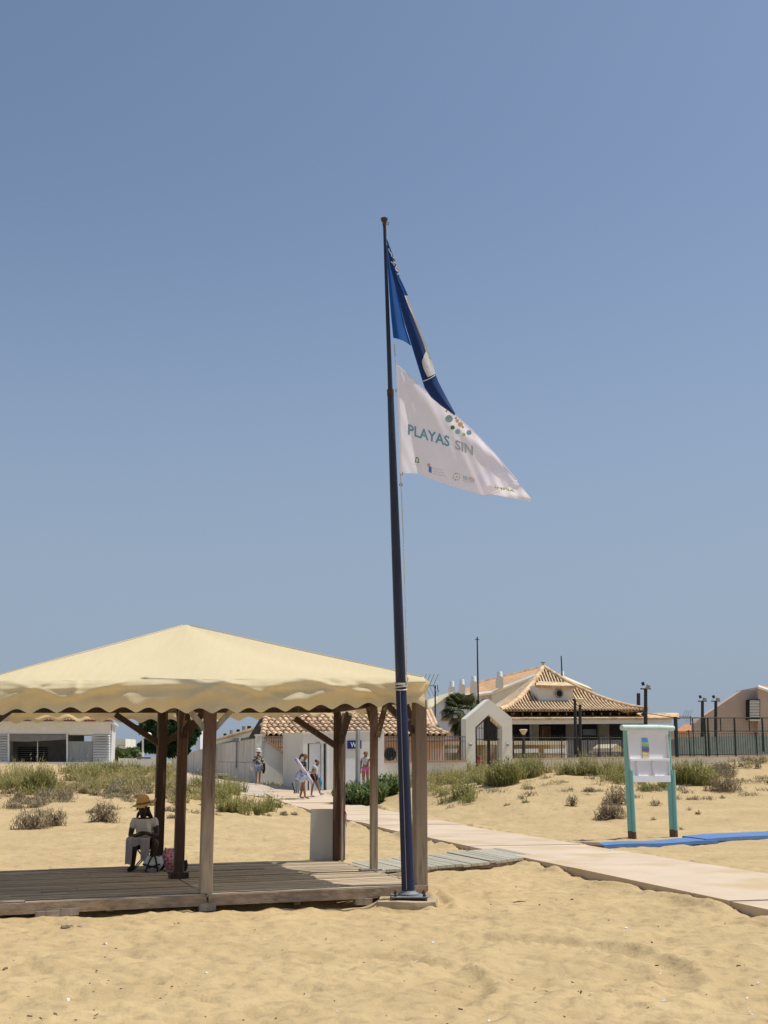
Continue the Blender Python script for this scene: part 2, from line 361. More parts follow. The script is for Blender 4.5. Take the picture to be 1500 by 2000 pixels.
n_ = len(CT); B_ = np.zeros((n_+1, n_+1)); B_[:n_, :n_] = A_; B_[n_, :n_] = 1; B_[:n_, n_] = 1
W_ = np.linalg.solve(B_, np.append(CT[:, 2], 0))
def height(x, y):
    x = np.clip(np.asarray(x, float), -28, 28); y = np.clip(np.asarray(y, float), 5, 112)
    sh = x.shape; x = x.ravel(); y = y.ravel(); out = np.empty(x.size)
    for i in range(0, x.size, 20000):
        d = np.sqrt((x[i:i+20000, None] - cxy[None, :, 0])**2 + (y[i:i+20000, None] - cxy[None, :, 1])**2)
        out[i:i+20000] = kern(d) @ W_[:n_] + W_[n_]
    f = np.clip((y - 19) / 5, 0, 1); out = out * f * f * (3 - 2 * f)
    return np.clip(out, -.15, 2.0).reshape(sh)
def H(x, y): return float(height(np.array([x]), np.array([y]))[0])
_D = np.concatenate([np.arange(8, 70, .12), np.arange(70, 140, .5)])
def G(px, py):
    """where the ray through a measured point meets the sand"""
    d = P(px, py, 1.0) - Vector((0, 0, CAMH))
    hz = height(d.x * _D, _D); rz = CAMH + d.z * _D
    k = np.nonzero(rz < hz)[0]
    D = _D[k[0]] if len(k) else 60.0
    x = d.x * D; return Vector((x, D, H(x, D)))
LAT = rng.random((256, 256))
def vnoise(x, y, s):
    x = x / s + 500.3; y = y / s + 500.7; xi = np.floor(x).astype(int); yi = np.floor(y).astype(int)
    fx = x - xi; fy = y - yi; fx = fx*fx*(3-2*fx); fy = fy*fy*(3-2*fy)
    a = LAT[xi % 256, yi % 256]; b = LAT[(xi+1) % 256, yi % 256]; c = LAT[xi % 256, (yi+1) % 256]; d = LAT[(xi+1) % 256, (yi+1) % 256]
    return a*(1-fx)*(1-fy) + b*fx*(1-fy) + c*(1-fx)*fy + d*fx*fy - .5

def build_ground():
    xs = list(np.arange(-5.6, 5.61, .04)); s = .04
    ext = []; x = 5.6
    while x < 900: s *= 1.06; s = max(s, .04); x += s; ext.append(x)
    xs = np.array([-e for e in ext[::-1]] + xs + ext)
    ys = list(np.arange(8, 17, .04)); y = 17; s = .04
    while y < 62: s = min(s * 1.012, .22); y += s; ys.append(y)
    while y < 1500: s *= 1.09; y += s; ys.append(y)
    ys = np.array([-60, -30, -12, -4, 0, 3, 5, 6, 7, 7.5, 7.8] + ys)
    Xg, Yg = np.meshgrid(xs, ys); Hh = height(Xg, Yg)
    near = np.clip((50 - Yg) / 15, 0, 1) * np.clip((9 - np.abs(Xg)) / 3, .0, 1) * np.clip((Yg - 6.5), 0, 1)
    mic = .030 * vnoise(Xg, Yg, 1.1) + .028 * vnoise(Xg + 9, Yg, .42) + .046 * vnoise(Xg*.8, Yg + 5, .2) + .030 * vnoise(Xg*.8, Yg, .11)
    dune = np.clip((Hh - .1) / .3, 0, 1)
    mic2 = dune * (.16 * vnoise(Xg, Yg, 2.4) + .07 * vnoise(Xg + 3, Yg, .9)) * np.clip((60 - Yg) / 4, 0, 1)
    dp = Xg - (5.4 - .25 * (Yg - 14.4))                      # keep the sand tidy beside the path
    band = np.clip((np.abs(dp) - 1.25) / .5, 0, 1)
    Z_ = Hh + mic * near + mic2 * band + (.05 + .13 * vnoise(Xg, Yg, .8) + .09 * vnoise(Xg, Yg, .3)) * np.exp(-((np.abs(dp) - 1.32) / .16)**2) * (Yg > 4) * (Yg < 50)
    on = (np.abs(dp) < 1.22) & (Yg < 52) & (Yg > 4)
    Z_ = np.where(on, Hh - .03, Z_)
    # wind scour beneath the deck edge and round the pole footing
    Z_ -= .06 * np.exp(-(((Xg + 1.2) / 2.6)**2 + ((Yg - 15.55 - .325 * (Xg + 1.2)) / .22)**2))
    Z_ -= .05 * np.exp(-(((Xg - .25) / .32)**2 + ((Yg - 15.1) / .12)**2))
    Z_ += .085 * np.exp(-(((Xg - .45) / .5)**4 + ((Yg - 15.62) / .36)**4)) * (1 + 3*vnoise(Xg, Yg, .15))
    # footprints
    ix0 = np.searchsorted(xs, -5.4); ix1 = np.searchsorted(xs, 5.4)
    for _ in range(3200):
        yy = 8.2 + (rng.random() ** 1.3) * 21; hw = .33 * yy
        xx = rng.uniform(-min(hw, 5.3), min(hw, 5.3))
        if 15.2 < yy < 20.3 and xx < .75: continue
        if abs(xx - (5.4 - .25 * (yy - 14.4))) < 1.6: continue
        a = rng.uniform(0, math.pi); L = rng.uniform(.06, .13); Wd = L * rng.uniform(.4, .7); dep = rng.uniform(.005, .018)
        i0, i1 = np.searchsorted(ys, [yy - .5, yy + .5]); j0, j1 = np.searchsorted(xs, [xx - .5, xx + .5])
        u = (Xg[i0:i1, j0:j1] - xx) * math.cos(a) + (Yg[i0:i1, j0:j1] - yy) * math.sin(a)
        v = -(Xg[i0:i1, j0:j1] - xx) * math.sin(a) + (Yg[i0:i1, j0:j1] - yy) * math.cos(a)
        r2 = (u / L)**2 + (v / Wd)**2
        Z_[i0:i1, j0:j1] += dep * (-np.exp(-r2 * 1.2) + .55 * np.exp(-(np.sqrt(r2) - 1.5)**2 * 4))
    # tyre arcs
    def arc(cx, cy, rx, ry, t0, t1, wd, dep):
        u = (Xg - cx) / rx; v = (Yg - cy) / ry; r = np.sqrt(u*u + v*v); th = np.arctan2(v, u)
        d = (r - 1) * math.sqrt(rx * ry)
        m = np.clip((th - t0) / .25, 0, 1) * np.clip((t1 - th) / .25, 0, 1)
        tread = np.sin(th * math.sqrt(rx*ry) * 2 * math.pi / .17) * np.exp(-((d + wd*1.2) / (wd*.9))**2) * .018
        return m * (-dep * np.exp(-(d / wd)**2) + dep * .9 * np.exp(-((d - wd * 1.7) / (wd * .55))**2) + tread)
    Z_ += arc(.95, 10.9, 1.42, 1.75, -.9, 1.9, .14, .046)
    Z_ += arc(-.25, 10.2, .95, 1.35, -.7, 1.7, .12, .034)
    Z_ += arc(.95, 10.7, 1.05, 1.3, -1.2, .6, .12, .016)
    me = bpy.data.meshes.new('sand_ground'); nv = Xg.size; nx = len(xs); ny = len(ys)
    me.vertices.add(nv); me.vertices.foreach_set('co', np.stack([Xg, Yg, Z_], 2).astype(np.float32).ravel())
    ii, jj = np.meshgrid(np.arange(ny-1), np.arange(nx-1), indexing='ij'); a = (ii * nx + jj).ravel()
    q = np.stack([a, a+1, a+nx+1, a+nx], 1).astype(np.int32)
    me.loops.add(q.size); me.loops.foreach_set('vertex_index', q.ravel()); me.polygons.add(len(q))
    me.polygons.foreach_set('loop_start', np.arange(0, q.size, 4, dtype=np.int32)); me.polygons.foreach_set('loop_total', np.full(len(q), 4, np.int32))
    me.update(); me.validate(); me.polygons.foreach_set('use_smooth', [True] * len(q))
    m = bpy.data.materials.new('beach sand'); m.use_nodes = True; n = m.node_tree.nodes; l = m.node_tree.links
    bs = n['Principled BSDF']; bs.inputs['Roughness'].default_value = .95; bs.inputs['Specular IOR Level'].default_value = .1
    g = n.new('ShaderNodeNewGeometry')
    def noise(s, d=6):
        x = n.new('ShaderNodeTexNoise'); x.inputs['Scale'].default_value = s; x.inputs['Detail'].default_value = d; l.new(g.outputs['Position'], x.inputs['Vector']); return x
    a1 = noise(.8); r1 = n.new('ShaderNodeValToRGB'); e = r1.color_ramp.elements
    e[0].position = .35; e[0].color = (.545,.405,.212,1); e[1].position = .68; e[1].color = (.465,.340,.176,1); l.new(a1.outputs[0], r1.inputs[0])
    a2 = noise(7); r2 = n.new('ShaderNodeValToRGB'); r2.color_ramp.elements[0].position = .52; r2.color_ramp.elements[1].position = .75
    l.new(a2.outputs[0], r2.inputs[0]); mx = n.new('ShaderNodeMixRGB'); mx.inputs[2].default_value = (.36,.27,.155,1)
    mm = n.new('ShaderNodeMath'); mm.operation = 'MULTIPLY'; mm.inputs[1].default_value = .85; l.new(r2.outputs[0], mm.inputs[0])  # dark mottling: mineral tone plus the dimples' shaded sides put into the colour
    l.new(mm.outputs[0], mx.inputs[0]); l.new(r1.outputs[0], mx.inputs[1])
    a3 = noise(160, 3); r3 = n.new('ShaderNodeValToRGB'); r3.color_ramp.elements[0].position = .3; r3.color_ramp.elements[0].color = (.86,.86,.86,1)
    r3.color_ramp.elements[1].position = .7; r3.color_ramp.elements[1].color = (1.1,1.1,1.1,1); l.new(a3.outputs[0], r3.inputs[0])
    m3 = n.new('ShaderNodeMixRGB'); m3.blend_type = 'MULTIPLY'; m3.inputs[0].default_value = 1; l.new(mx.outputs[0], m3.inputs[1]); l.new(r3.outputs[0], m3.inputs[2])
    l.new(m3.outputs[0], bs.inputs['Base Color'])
    b1 = noise(9, 5); bp = n.new('ShaderNodeBump'); bp.inputs['Strength'].default_value = .8; bp.inputs['Distance'].default_value = .03; l.new(b1.outputs[0], bp.inputs['Height'])
    b3 = noise(2.2, 5); bp3 = n.new('ShaderNodeBump'); bp3.inputs['Strength'].default_value = .5; bp3.inputs['Distance'].default_value = .06; l.new(b3.outputs[0], bp3.inputs['Height']); l.new(bp.outputs[0], bp3.inputs['Normal'])
    b2 = noise(120, 3); bp2 = n.new('ShaderNodeBump'); bp2.inputs['Strength'].default_value = .35; bp2.inputs['Distance'].default_value = .004
    l.new(b2.outputs[0], bp2.inputs['Height']); l.new(bp3.outputs[0], bp2.inputs['Normal']); l.new(bp2.outputs[0], bs.inputs['Normal'])
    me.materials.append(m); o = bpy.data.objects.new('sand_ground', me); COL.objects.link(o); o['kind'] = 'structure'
build_ground()

# ---------------------------------------------------------------- pink concrete path, pavement
def pathx(y): return 5.38 - .25 * (y - 14.4)
pathroot = bpy.data.objects.new('path', None); COL.objects.link(pathroot); pathroot['kind'] = 'structure'
ax = Vector((-.25, 1, 0)).normalized(); nx_ = Vector((1, .25, 0)).normalized()
y = 3.0; k = 0
while y < 50:
    L = rnd.choice([2.4, 2.6, 2.5]); y1 = y + L
    mb = MB(); dz = rnd.uniform(-.008, .012); off = rnd.uniform(-.025, .025); nseg = 6
    def fn(u, v, y=y, L=L, dz=dz, off=off):
        yy = y + .008 + (L - .016) * u; c = Vector((pathx(yy), yy, 0)); p = c + nx_ * ((v - .5) * 2.30 + off)
        return (p.x, p.y, H(c.x, yy) + .10 + dz)
    top = MB().grid(fn, nseg, 2); nb = len(top.v)
    mb = MB(); mb.v = top.v + [(a, b, c - .13) for a, b, c in top.v]; mb.f = list(top.f) + [tuple(i + nb for i in f[::-1]) for f in top.f]
    ring = [i*3 for i in range(nseg+1)] + [nseg*3+1, nseg*3+2] + [i*3+2 for i in range(nseg-1, -1, -1)] + [1]
    for i in range(len(ring)):
        a, b = ring[i], ring[(i+1) % len(ring)]; mb.f.append((a, b, b + nb, a + nb))
    s = obj('slab', mb, PATHM, pathroot); y = y1
def drape(name, poly, nu, nv, m, lift):
    a, b, c, d = [Vector((*p, 0)) for p in poly]
    def fn(u, v):
        p = (a*(1-u) + b*u)*(1-v) + (d*(1-u) + c*u)*v; return (p.x, p.y, H(p.x, p.y) + lift)
    return struct(name, MB().grid(fn, nu, nv), m)
drape('pavement', [(-7.6, 48.5), (2.2, 48.5), (1.2, 60), (-9, 60)], 20, 20, PAVE, .05)
drape('street', [(-9.1, 57), (-6.3, 60.1), (-14.2, 112), (-19.5, 112)], 8, 50, PAVE, .045)

# small bits lying on the sand
def debris():
    mb = MB(); mw = MB()
    for i in range(420):
        yy = 8.6 + rnd.random()**1.5 * 12; xx = rnd.uniform(-.3, .3) * yy
        if yy > 14.8 and xx < .8: continue
        if abs(xx - pathx(yy)) < 1.4: continue
        t = mw if rnd.random() < .35 else mb; s = rnd.uniform(.004, .012)
        if rnd.random() < .12: s *= 2
        t.box((xx, yy, H(xx, yy) + rnd.uniform(.0, .012)), (s * rnd.uniform(1, 3.5), s, s * .6), Euler((rnd.uniform(-.4,.4), rnd.uniform(-.4,.4), rnd.uniform(0, 3))).to_matrix(), s * .2)
    o = obj('beach_litter', mb, BAREW); tag(o, kind='stuff'); o2 = obj('shell_bits', mw, WHITEP); tag(o2, kind='stuff')
debris()
for (px, py, a, L, lab) in ((528,1895,.9,.05,0),(1015,1767,.35,.16,'dark twig lying on the sand right of the flagpole'),(1094,1785,.1,.08,0)):
    g = G(px, py); g.z += .015
    if lab: single('stick', MB().tube([g + Vector((-L/2,0,0)), g + Vector((0,.01,.012)), g + Vector((L/2, L*a, .006))], [.006,.009,.004], 6), BAREW, lab, 'stick')
def rock(px, py, r, lab):
    g = G(px, py); mb = MB(); bm = bmesh.new(); bmesh.ops.create_icosphere(bm, subdivisions=2, radius=r)
    for v in bm.verts: v.co *= rnd.uniform(.75, 1.15); v.co.z *= .6
    mb.add([v.co + g + Vector((0,0,r*.1)) for v in bm.verts], [[v.index for v in f.verts] for f in bm.faces]); bm.free()
    single('clod', mb, CONC, lab, 'clod of earth')
rock(132, 1811, .07, 'dark clod of earth on the sand below the deck, left of its twin')
rock(160, 1814, .06, 'dark clod of earth on the sand below the deck, right of its twin')

# ---------------------------------------------------------------- gazebo
E1 = Vector((.951, .309, 0)); E2 = Vector((-.309, .951, 0)); GC = Vector((-2.72, 17.22, 0))
TH = math.atan2(.309, .951)
def deckz(a): return .172 + .010 * a
def g(a, b, z): p = GC + E1 * a + E2 * b; p.z = z; return p
gz = thing('beach_gazebo', 'open timber gazebo with cream canvas roof and plank deck on the sand', 'gazebo', g(0, 0, 0))
RZ = Euler((0, 0, TH)).to_matrix()
# deck planks
bb = -2.12; i = 0
while bb < 2.22:
    wd = .145
    for (a0, a1) in ((-3.6, -.02), (.0, 2.70)):
        if a0 < -1 and rnd.random() < .5: cuts = [a0, rnd.uniform(-2.6, -1.0), a1]
        elif a0 > -1 and rnd.random() < .4: cuts = [a0, rnd.uniform(.8, 2.0), a1]
        else: cuts = [a0, a1]
        for q0, q1 in zip(cuts, cuts[1:]):
            e = rnd.uniform(-.04, .03) if q1 > 2.6 else 0
            mb = MB(); dz = rnd.uniform(-.006, .006)
            pa, pb = g(q0 + .004, bb + wd/2, deckz(q0) - .02 + dz), g(q1 - .004 + e, bb + wd/2, deckz(q1) - .02 + dz + rnd.uniform(-.004, .004))
            mb.beam(pa, pb, wd - .020, .036)
            obj('deck_plank', mb, PLANK, gz)
    bb += wd; i += 1
for (a0, a1, b) in ((-3.6, -.01, -2.145), (.015, 2.72, -2.15)):
    obj('fascia_board', MB().beam(g(a0, b, deckz(a0) - .068), g(a1, b, deckz(a1) - .068), .04, .12), FASCIA, gz)
obj('fascia_board', MB().beam(g(2.725, -2.12, deckz(2.9) - .068), g(2.725, 2.2, deckz(2.9) - .068), .04, .12), FASCIA, gz)
for a in (-3.3, -2.2, -1.1, 0, 1.1, 2.2): obj('joist', MB().beam(g(a, -2.08, .06), g(a, 2.15, .06), .07, .10), FASCIA, gz)
for a, zz in ((-1.75, -.02), (-1.55, .0), (0, .0), (1.9, .0)):
    obj('support_block', MB().box(g(a, -2.10, zz + .03), (.34 if a < -1.6 else .2, .16, .08), RZ, .008), WOODG, gz)
# posts
posts = {}
def gpost(a, b, s, m, zt=2.42, z0=None, rot=0, lean=(0, 0), foot=None):
    z0 = deckz(a) if z0 is None else z0
    p = g(a, b, z0); q = g(a, b, zt + .012 * a) + Vector((lean[0], lean[1], 0))
    me = MB().beam(p, q, s, s, up=tuple(E2) if not rot else tuple(E1 + E2))
    o = obj('post', me, m, gz, bevel=.006); return o
gpost(0, -2.03, .140, POSTA); gpost(2.67, -2.03, .152, POSTB, z0=.04); gpost(-2.75, -2.03, .14, WOODM)
gpost(0, 0, .128, WOODM, zt=2.9); gpost(0, 1.95, .14, WOODD); gpost(2.75, 1.9, .145, WOODM, rot=1)
gpost(2.71, 0, .095, POSTA); gpost(-2.75, 0, .13, WOODD); gpost(-2.75, 1.95, .13, WOODD)
obj('post_foot', MB().box(g(0, 0, deckz(0) + .04), (.24, .24, .08), RZ), WOODD, gz, bevel=.01)
obj('post_foot', MB().box(g(2.66, 0, deckz(2.7) + .012), (.30, .16, .024), RZ), WOODG, gz)
obj('post_foot', MB().box(g(2.66, -2.06, .055), (.16, .2, .13), RZ), FASCIA, gz)
# beams, rafters, braces
for (a0, b0, a1, b1) in ((-2.66,-2.03,2.64,-2.03),(-2.66,1.93,2.64,1.93),(-2.75,-2,-2.75,1.9),(2.62,-2,2.62,1.9),(0,-2,0,1.9),(-2.66,0,2.64,0)):
    obj('beam', MB().beam(g(a0, b0, 2.47 + .012*a0), g(a1, b1, 2.47 + .012*a1), .07, .14), WOODD, gz)
for (a, b) in ((2.6,-2.0),(-2.6,-2.0),(2.6,1.9),(-2.6,1.9),(0,-2),(0,1.9),(2.6,0),(-2.6,0)):
    obj('rafter', MB().beam(g(a, b, 2.58), g(0, 0, 3.42), .05, .09), WOODD, gz)
def brace(a, b, da, db, m=WOODD, s=.07, zz=2.02, l=.5):
    obj('brace', MB().beam(g(a + da*.05, b + db*.05, zz + .012*a), g(a + da * l, b + db * l, zz + .42 + .012*a), s, s, up=(0,0,1)), m, gz)
brace(0,-2.03,1,0,WOODG,.06,2.06,.42); brace(0,-2.03,-1,0,WOODG,.06,2.06,.42)
brace(-2.75,-2.03,1,0,WOODD,.09,1.98,.55); brace(2.65,-2.03,-1,0,WOODD,.07); brace(2.65,-2.03,0,1,WOODM,.09,1.95)
brace(0,1.95,-1,0,WOODD,.08,1.95,.7); brace(0,1.95,1,0,WOODD,.08,1.95,.6); brace(2.75,1.9,-1,0,WOODD,.085,1.88,.72); brace(2.75,1.9,0,-1,WOODD,.085,1.95,.5)
brace(2.75,0,0,-1,WOODM,.06,2.0,.4); brace(2.75,0,0,1,WOODM,.06,2.0,.4); brace(0,0,0,-1,WOODD,.07); brace(0,0,0,1,WOODD,.07); brace(0,0,1,0,WOODD,.07,2.0,.3)
brace(-2.75,1.95,1,0,WOODD,.08)
# canvas roof
HA, HB, ZE, ZA = 2.70, 2.10, 2.66, 3.53
def ez(a): return ZE + .028 * a
corners = [(-HA, -HB), (HA, -HB), (HA, HB), (-HA, HB)]
def roofside(c0, c1):
    apex = g(0, 0, ZA)
    def fn(u, v):
        a = c0[0]*(1-u) + c1[0]*u; b = c0[1]*(1-u) + c1[1]*u
        e = g(a, b, ez(a)); p = e.lerp(apex, v)
        tens = math.sin(math.pi * v) * (math.sin(2*math.pi*u)**2 * .025 + .004)
        p.z -= tens - .012 * math.sin(math.pi*v) * (1 - abs(2*u-1))
        wr = .006 * math.sin(u * 26 + v * 6) * (1 - v)**2 + .012 * math.exp(-((v-.05)/.05)**2) * math.sin(u * 17)
        p.z += wr * (1 - math.exp(-(v/.03)**2))
        return p
    return MB().grid(fn, 60, 24)
canvas = None
for c0, c1 in zip(corners, corners[1:] + corners[:1]):
    o = obj('canvas_panel', roofside(c0, c1), CANVAS, gz, sm=True)
PER = [2*HA, 2*HB, 2*HA, 2*HB]
def valance(c0, c1, ns, seed):
    r = random.Random(seed); L = math.hypot(c1[0]-c0[0], c1[1]-c0[1]); nrm = Vector((c1[1]-c0[1], -(c1[0]-c0[0]))).normalized()
    ph = [r.uniform(0, 6.28) for _ in range(6)]
    folds = [(r.uniform(.02, .98), r.uniform(.03, .13), r.uniform(-1.6, 1.6), r.uniform(.015, .055)) for _ in range(24)]
    def fn(u, v):
        a = c0[0]*(1-u) + c1[0]*u; b = c0[1]*(1-u) + c1[1]*u; s = u * L
        drop = .395 + .02 * math.sin(u * 9 + ph[0]); sc = (.5 - .5 * math.cos(2 * math.pi * u * ns)) ** .75
        z = ez(a) + .002 - v * (drop - .062 * sc * v)
        out = .045 * math.sin(min(1, v / .16) * math.pi / 2) + .018 * math.sin(s * 7 + ph[1] + v * 2) * v + .010 * math.sin(s * 19 + ph[2]) * v
        for c, wd, sl, am in folds:
            d = (u - c - sl * (v - .4) * .16) / wd * 3.2
            out += am * math.exp(-d*d) * math.sin(math.pi * min(1, .15 + v)) * (1 - .45 * v)
        out += .014 * math.sin(3.2 * s + 9 * v + ph[3]) + .016 * math.exp(-((v - .22 - .05 * math.sin(u * 11 + ph[4])) / .05)**2)
        p = g(a + nrm.x * out, b + nrm.y * out, z)
        return p
    return MB().grid(fn, ns * 14, 22)
for k, (c0, c1) in enumerate(zip(corners, corners[1:] + corners[:1])):
    obj('valance', valance(c0, c1, (18, 14, 18, 14)[k], 40 + k), CANVAS, gz, sm=True)
for c in ((HA,-HB),(HA,HB),(-HA,-HB),(-HA,HB)):
    obj('canvas_seam', MB().tube([g(c[0]*(1-t), c[1]*(1-t), ez(c[0])*(1-t) + ZA*t + .006 - .0*t) for t in (0, .25, .5, .75, .98)], .006, 6), CANVAS, gz, sm=True)

# ---------------------------------------------------------------- flagpole
fp = thing('flagpole', 'tall tapering navy flagpole bolted to a concrete footing on the sand', 'flagpole', (.29, 15.5, .0))
FB = Vector((.29, 15.5, .13)); FT = P(750.5, 430, 15.5)
def fpt(t): return FB.lerp(FT, t)
def ptz(z): return fpt((z - FB.z) / (FT.z - FB.z))
zj1 = Z(1345, 15.5); zj2 = Z(764, 15.5)
obj('lower_tube', MB().tube([ptz(.13), ptz(zj1)], [.079, .0655], 24), NAVY, fp, sm=True, ang=40)
obj('middle_tube', MB().tube([ptz(zj1 + .001), ptz(zj1 + 1.9), ptz(zj2)], [.0645, .056, .040], 24), NAVYT, fp, sm=True, ang=40)
obj('collar', MB().tube([ptz(zj2 - .06), ptz(zj2 + .02)], [.044, .044], 20), RUST, fp, sm=True, ang=40)
obj('upper_tube', MB().tube([ptz(zj2 + .02), fpt(.995)], [.031, .019], 20), NAVYT, fp, sm=True, ang=40)
obj('finial', MB().lathe(FT - Vector((0,0,.03)), [(.022,-.05),(.024,0),(.04,.02),(.046,.04),(.046,.055),(.03,.065)], 16), RUST, fp, sm=True, ang=40)
obj('flange_plate', MB().box((.305, 15.5, .122), (.44, .40, .014)), GALV, fp, bevel=.003)
obj('base_cone', MB().lathe((.29, 15.5, .129), [(.13, 0), (.128, .02), (.088, .045), (.082, .055)], 24), GALV, fp, sm=True, ang=40)
for sx in (-.17, .17):
    for sy in (-.15, .15):
        c = Vector((.305 + sx, 15.5 + sy, .085)); obj('bolt', MB().tube([c, c + Vector((0,0,.085))], .011, 8), RUST, fp)
        obj('nut', MB().tube([c + Vector((0,0,.046)), c + Vector((0,0,.066))], .022, 6), RUST, fp)
obj('edge_strip', MB().tube([ptz(.2) + Vector((-.02,-.080,0)), ptz(zj1-.02) + Vector((-.012,-.064,0))], .004, 5), GREY, fp)
def halyard():
    pts = [fpt(.992) + Vector((.024, -.01, 0)), P(756, 455, 15.5), P(757.5, 470, 15.49)]
    o = obj('halyard', MB().tube(pts, .006, 6), ROPE, fp)
    obj('halyard', MB().tube([P(770, 672, 15.47), P(771.5, 690, 15.46), P(774, 712, 15.46)], [.008,.010,.007], 6), ROPE, fp)
    obj('halyard', MB().tube([P(782, 925, 15.45), P(784, 960, 15.45), P(787, 1030, 15.44), P(791, 1150, 15.43), P(793.5, 1250, 15.42), P(795, 1332, 15.41)], .0065, 6), ROPE, fp)
    for k, zz in enumerate((0, .03, .055, .085)):
        c = ptz(zj1 - .01 + zz * .9); r = .071
        pts = [c + Vector((r*math.cos(t), r*math.sin(t), .010*math.sin(t*1 + k*2))) for t in np.linspace(0, 2*math.pi, 25)]
        obj('rope_turn', MB().tube(pts, .009, 6, cap=False), ROPE, fp, sm=True)
    c = ptz(zj1 + .04); obj('cleat', MB().tube([c + Vector((.07,-.04,.0)), c + Vector((.085,-.045,.09))], .010, 6), ROPE, fp)
halyard()
for (px, py) in ((756, 437), (774.5, 763), (783, 925), (782, 947)):
    p = P(px + 1, py, 15.46); obj('ring', MB().tube([p + Vector((.018*math.cos(t), -.005, .018*math.sin(t))) for t in np.linspace(0, 2*math.pi, 13)], .004, 5, cap=False), RUST, fp)
def footing():
    mb = MB()
    out = [(-.07, 15.26), (.12, 15.21), (.36, 15.20), (.60, 15.24), (.63, 15.5), (.62, 15.82), (.25, 15.86), (-.04, 15.8)]
    n = len(out); c = Vector((.29, 15.5, 0))
    top = [(x, y, .085 + rnd.uniform(-.012, .006)) for x, y in out]; mid = [(x + (x - c.x)*.03, y + (y - c.y)*.03, .03) for x, y in out]
    bot = [(x + rnd.uniform(-.02, .02), y, -.15) for x, y in out]
    mb.add(top + mid + bot + [(.29, 15.5, .10)], [(i, (i+1) % n, 3*n) for i in range(n)] + [(i, n+i, n+(i+1) % n, (i+1) % n) for i in range(n)] + [(n+i, 2*n+i, 2*n+(i+1) % n, n+(i+1) % n) for i in range(n)])
    single('footing', mb, CONC, 'sand covered concrete footing block under the navy flagpole', 'concrete block')
footing()

# ---------------------------------------------------------------- flags
def lerp(a, b, t): return a + (b - a) * t
def poly_at(pts, t):
    L = [math.dist(a, b) for a, b in zip(pts, pts[1:])]; s = t * sum(L)
    for (a, b), l in zip(zip(pts, pts[1:]), L):
        if s <= l or (a, b) == (pts[-2], pts[-1]): q = s / l; return (lerp(a[0], b[0], q), lerp(a[1], b[1], q))
        s -= l
def sm_(a, b, x): t = min(1, max(0, (x - a) / (b - a))); return t*t*(3-2*t)
def wdepth(px, py):
    r = math.hypot(px - 773, py - 700); th = math.degrees(math.atan2(py - 700, max(px - 773, .1)))   # 90 = straight down
    s = r / 250
    y = .11 * s * (sm_(62, 78, th)) + .055 * s * math.sin(R(th) * 11 + .5)
    d = ((py - 842) - .78 * (px - 890)) / 9.0                                              # the long diagonal crease of the fly
    y -= .045 * sm_(860, 960, px) * math.exp(-(d / 2.2)**2) + .05 * sm_(840, 960, px) * sm_(12, -12, (py - 842) - .78 * (px - 890))
    y += .010 * math.sin(px * .09 + py * .05) * s + .004 * math.sin(px * .3 - py * .13) * s
    return 15.30 - y * 1.1 + .36 * s
def wp(px, py, off=0): return P(px, py, wdepth(px, py) - off)
WT = [(775, 712), (800, 735), (830, 764), (862, 789), (890, 812), (918, 836), (942, 860), (968, 888), (990, 915), (1010, 938)]
WBm = [(782, 925), (800, 924), (815, 925), (830, 931), (850, 939), (880, 949), (905, 956), (930, 963), (950, 968)]
fw = thing('white_flag', 'white printed flag with teal PLAYAS SIN lettering flying below the blue flag', 'flag', P(783, 925, 15.4))
def wf(u, v):
    a = poly_at(WT, u); b = poly_at(WBm, u)
    bow = 3.5 * math.sin(math.pi * v) * (1 - u) * 0
    return wp(lerp(a[0], b[0], v) + bow, lerp(a[1], b[1], v))
mbw = MB().grid(wf, 90, 60)
T2 = [(985, 915), (1000, 932), (1014, 945), (1037, 973)]; B2 = [(900, 950), (945, 962), (985, 970), (1034, 980)]
def wb(u, v):
    a = poly_at(T2, u); b = poly_at(B2, u); px = lerp(a[0], b[0], v); py = lerp(a[1], b[1], v)
    return P(px, py, wdepth(px, py) + .05 + .06 * u + .012 * math.sin(u * 7 + v * 4))
cloth = obj('cloth', mbw, CLOTHW, fw, sm=True)
obj('fly_hem', MB().tube([wp(lerp(1010, 950, t), lerp(938, 968, t) + 4*math.sin(math.pi*t), .004) for t in np.linspace(0, 1, 14)], .006, 6), CLOTHW, fw, sm=True)
obj('folded_corner', MB().grid(wb, 26, 16), CLOTHW, fw, sm=True)
obj('hem', MB().grid(lambda u, v: P(lerp(774, 781.5, u) + lerp(0, 4, v), lerp(712, 925, u), 15.30 - .02), 20, 1), CLOTHW, fw)
obj('hem', MB().tube([wp(*poly_at(WT, t), 0) for t in np.linspace(0, 1, 40)], .005, 6), CLOTHW, fw, sm=True)
def textverts(s, bold=.0, shear=0):
    cu = bpy.data.curves.new('t', 'FONT'); cu.body = s; cu.offset = bold; cu.shear = shear; cu.resolution_u = 3
    o = bpy.data.objects.new('t', cu); COL.objects.link(o)
    dg = bpy.context.evaluated_depsgraph_get(); me = bpy.data.meshes.new_from_object(o.evaluated_get(dg))
    bm = bmesh.new(); bm.from_mesh(me); bmesh.ops.triangulate(bm, faces=bm.faces)
    bmesh.ops.subdivide_edges(bm, edges=[e for e in bm.edges if e.calc_length() > .25], cuts=1); bmesh.ops.triangulate(bm, faces=bm.faces)
    v = [(x.co.x, x.co.y) for x in bm.verts]; f = [[a.index for a in q.verts] for q in bm.faces]; bm.free()
    bpy.data.objects.remove(o); bpy.data.curves.remove(cu)
    return v, f
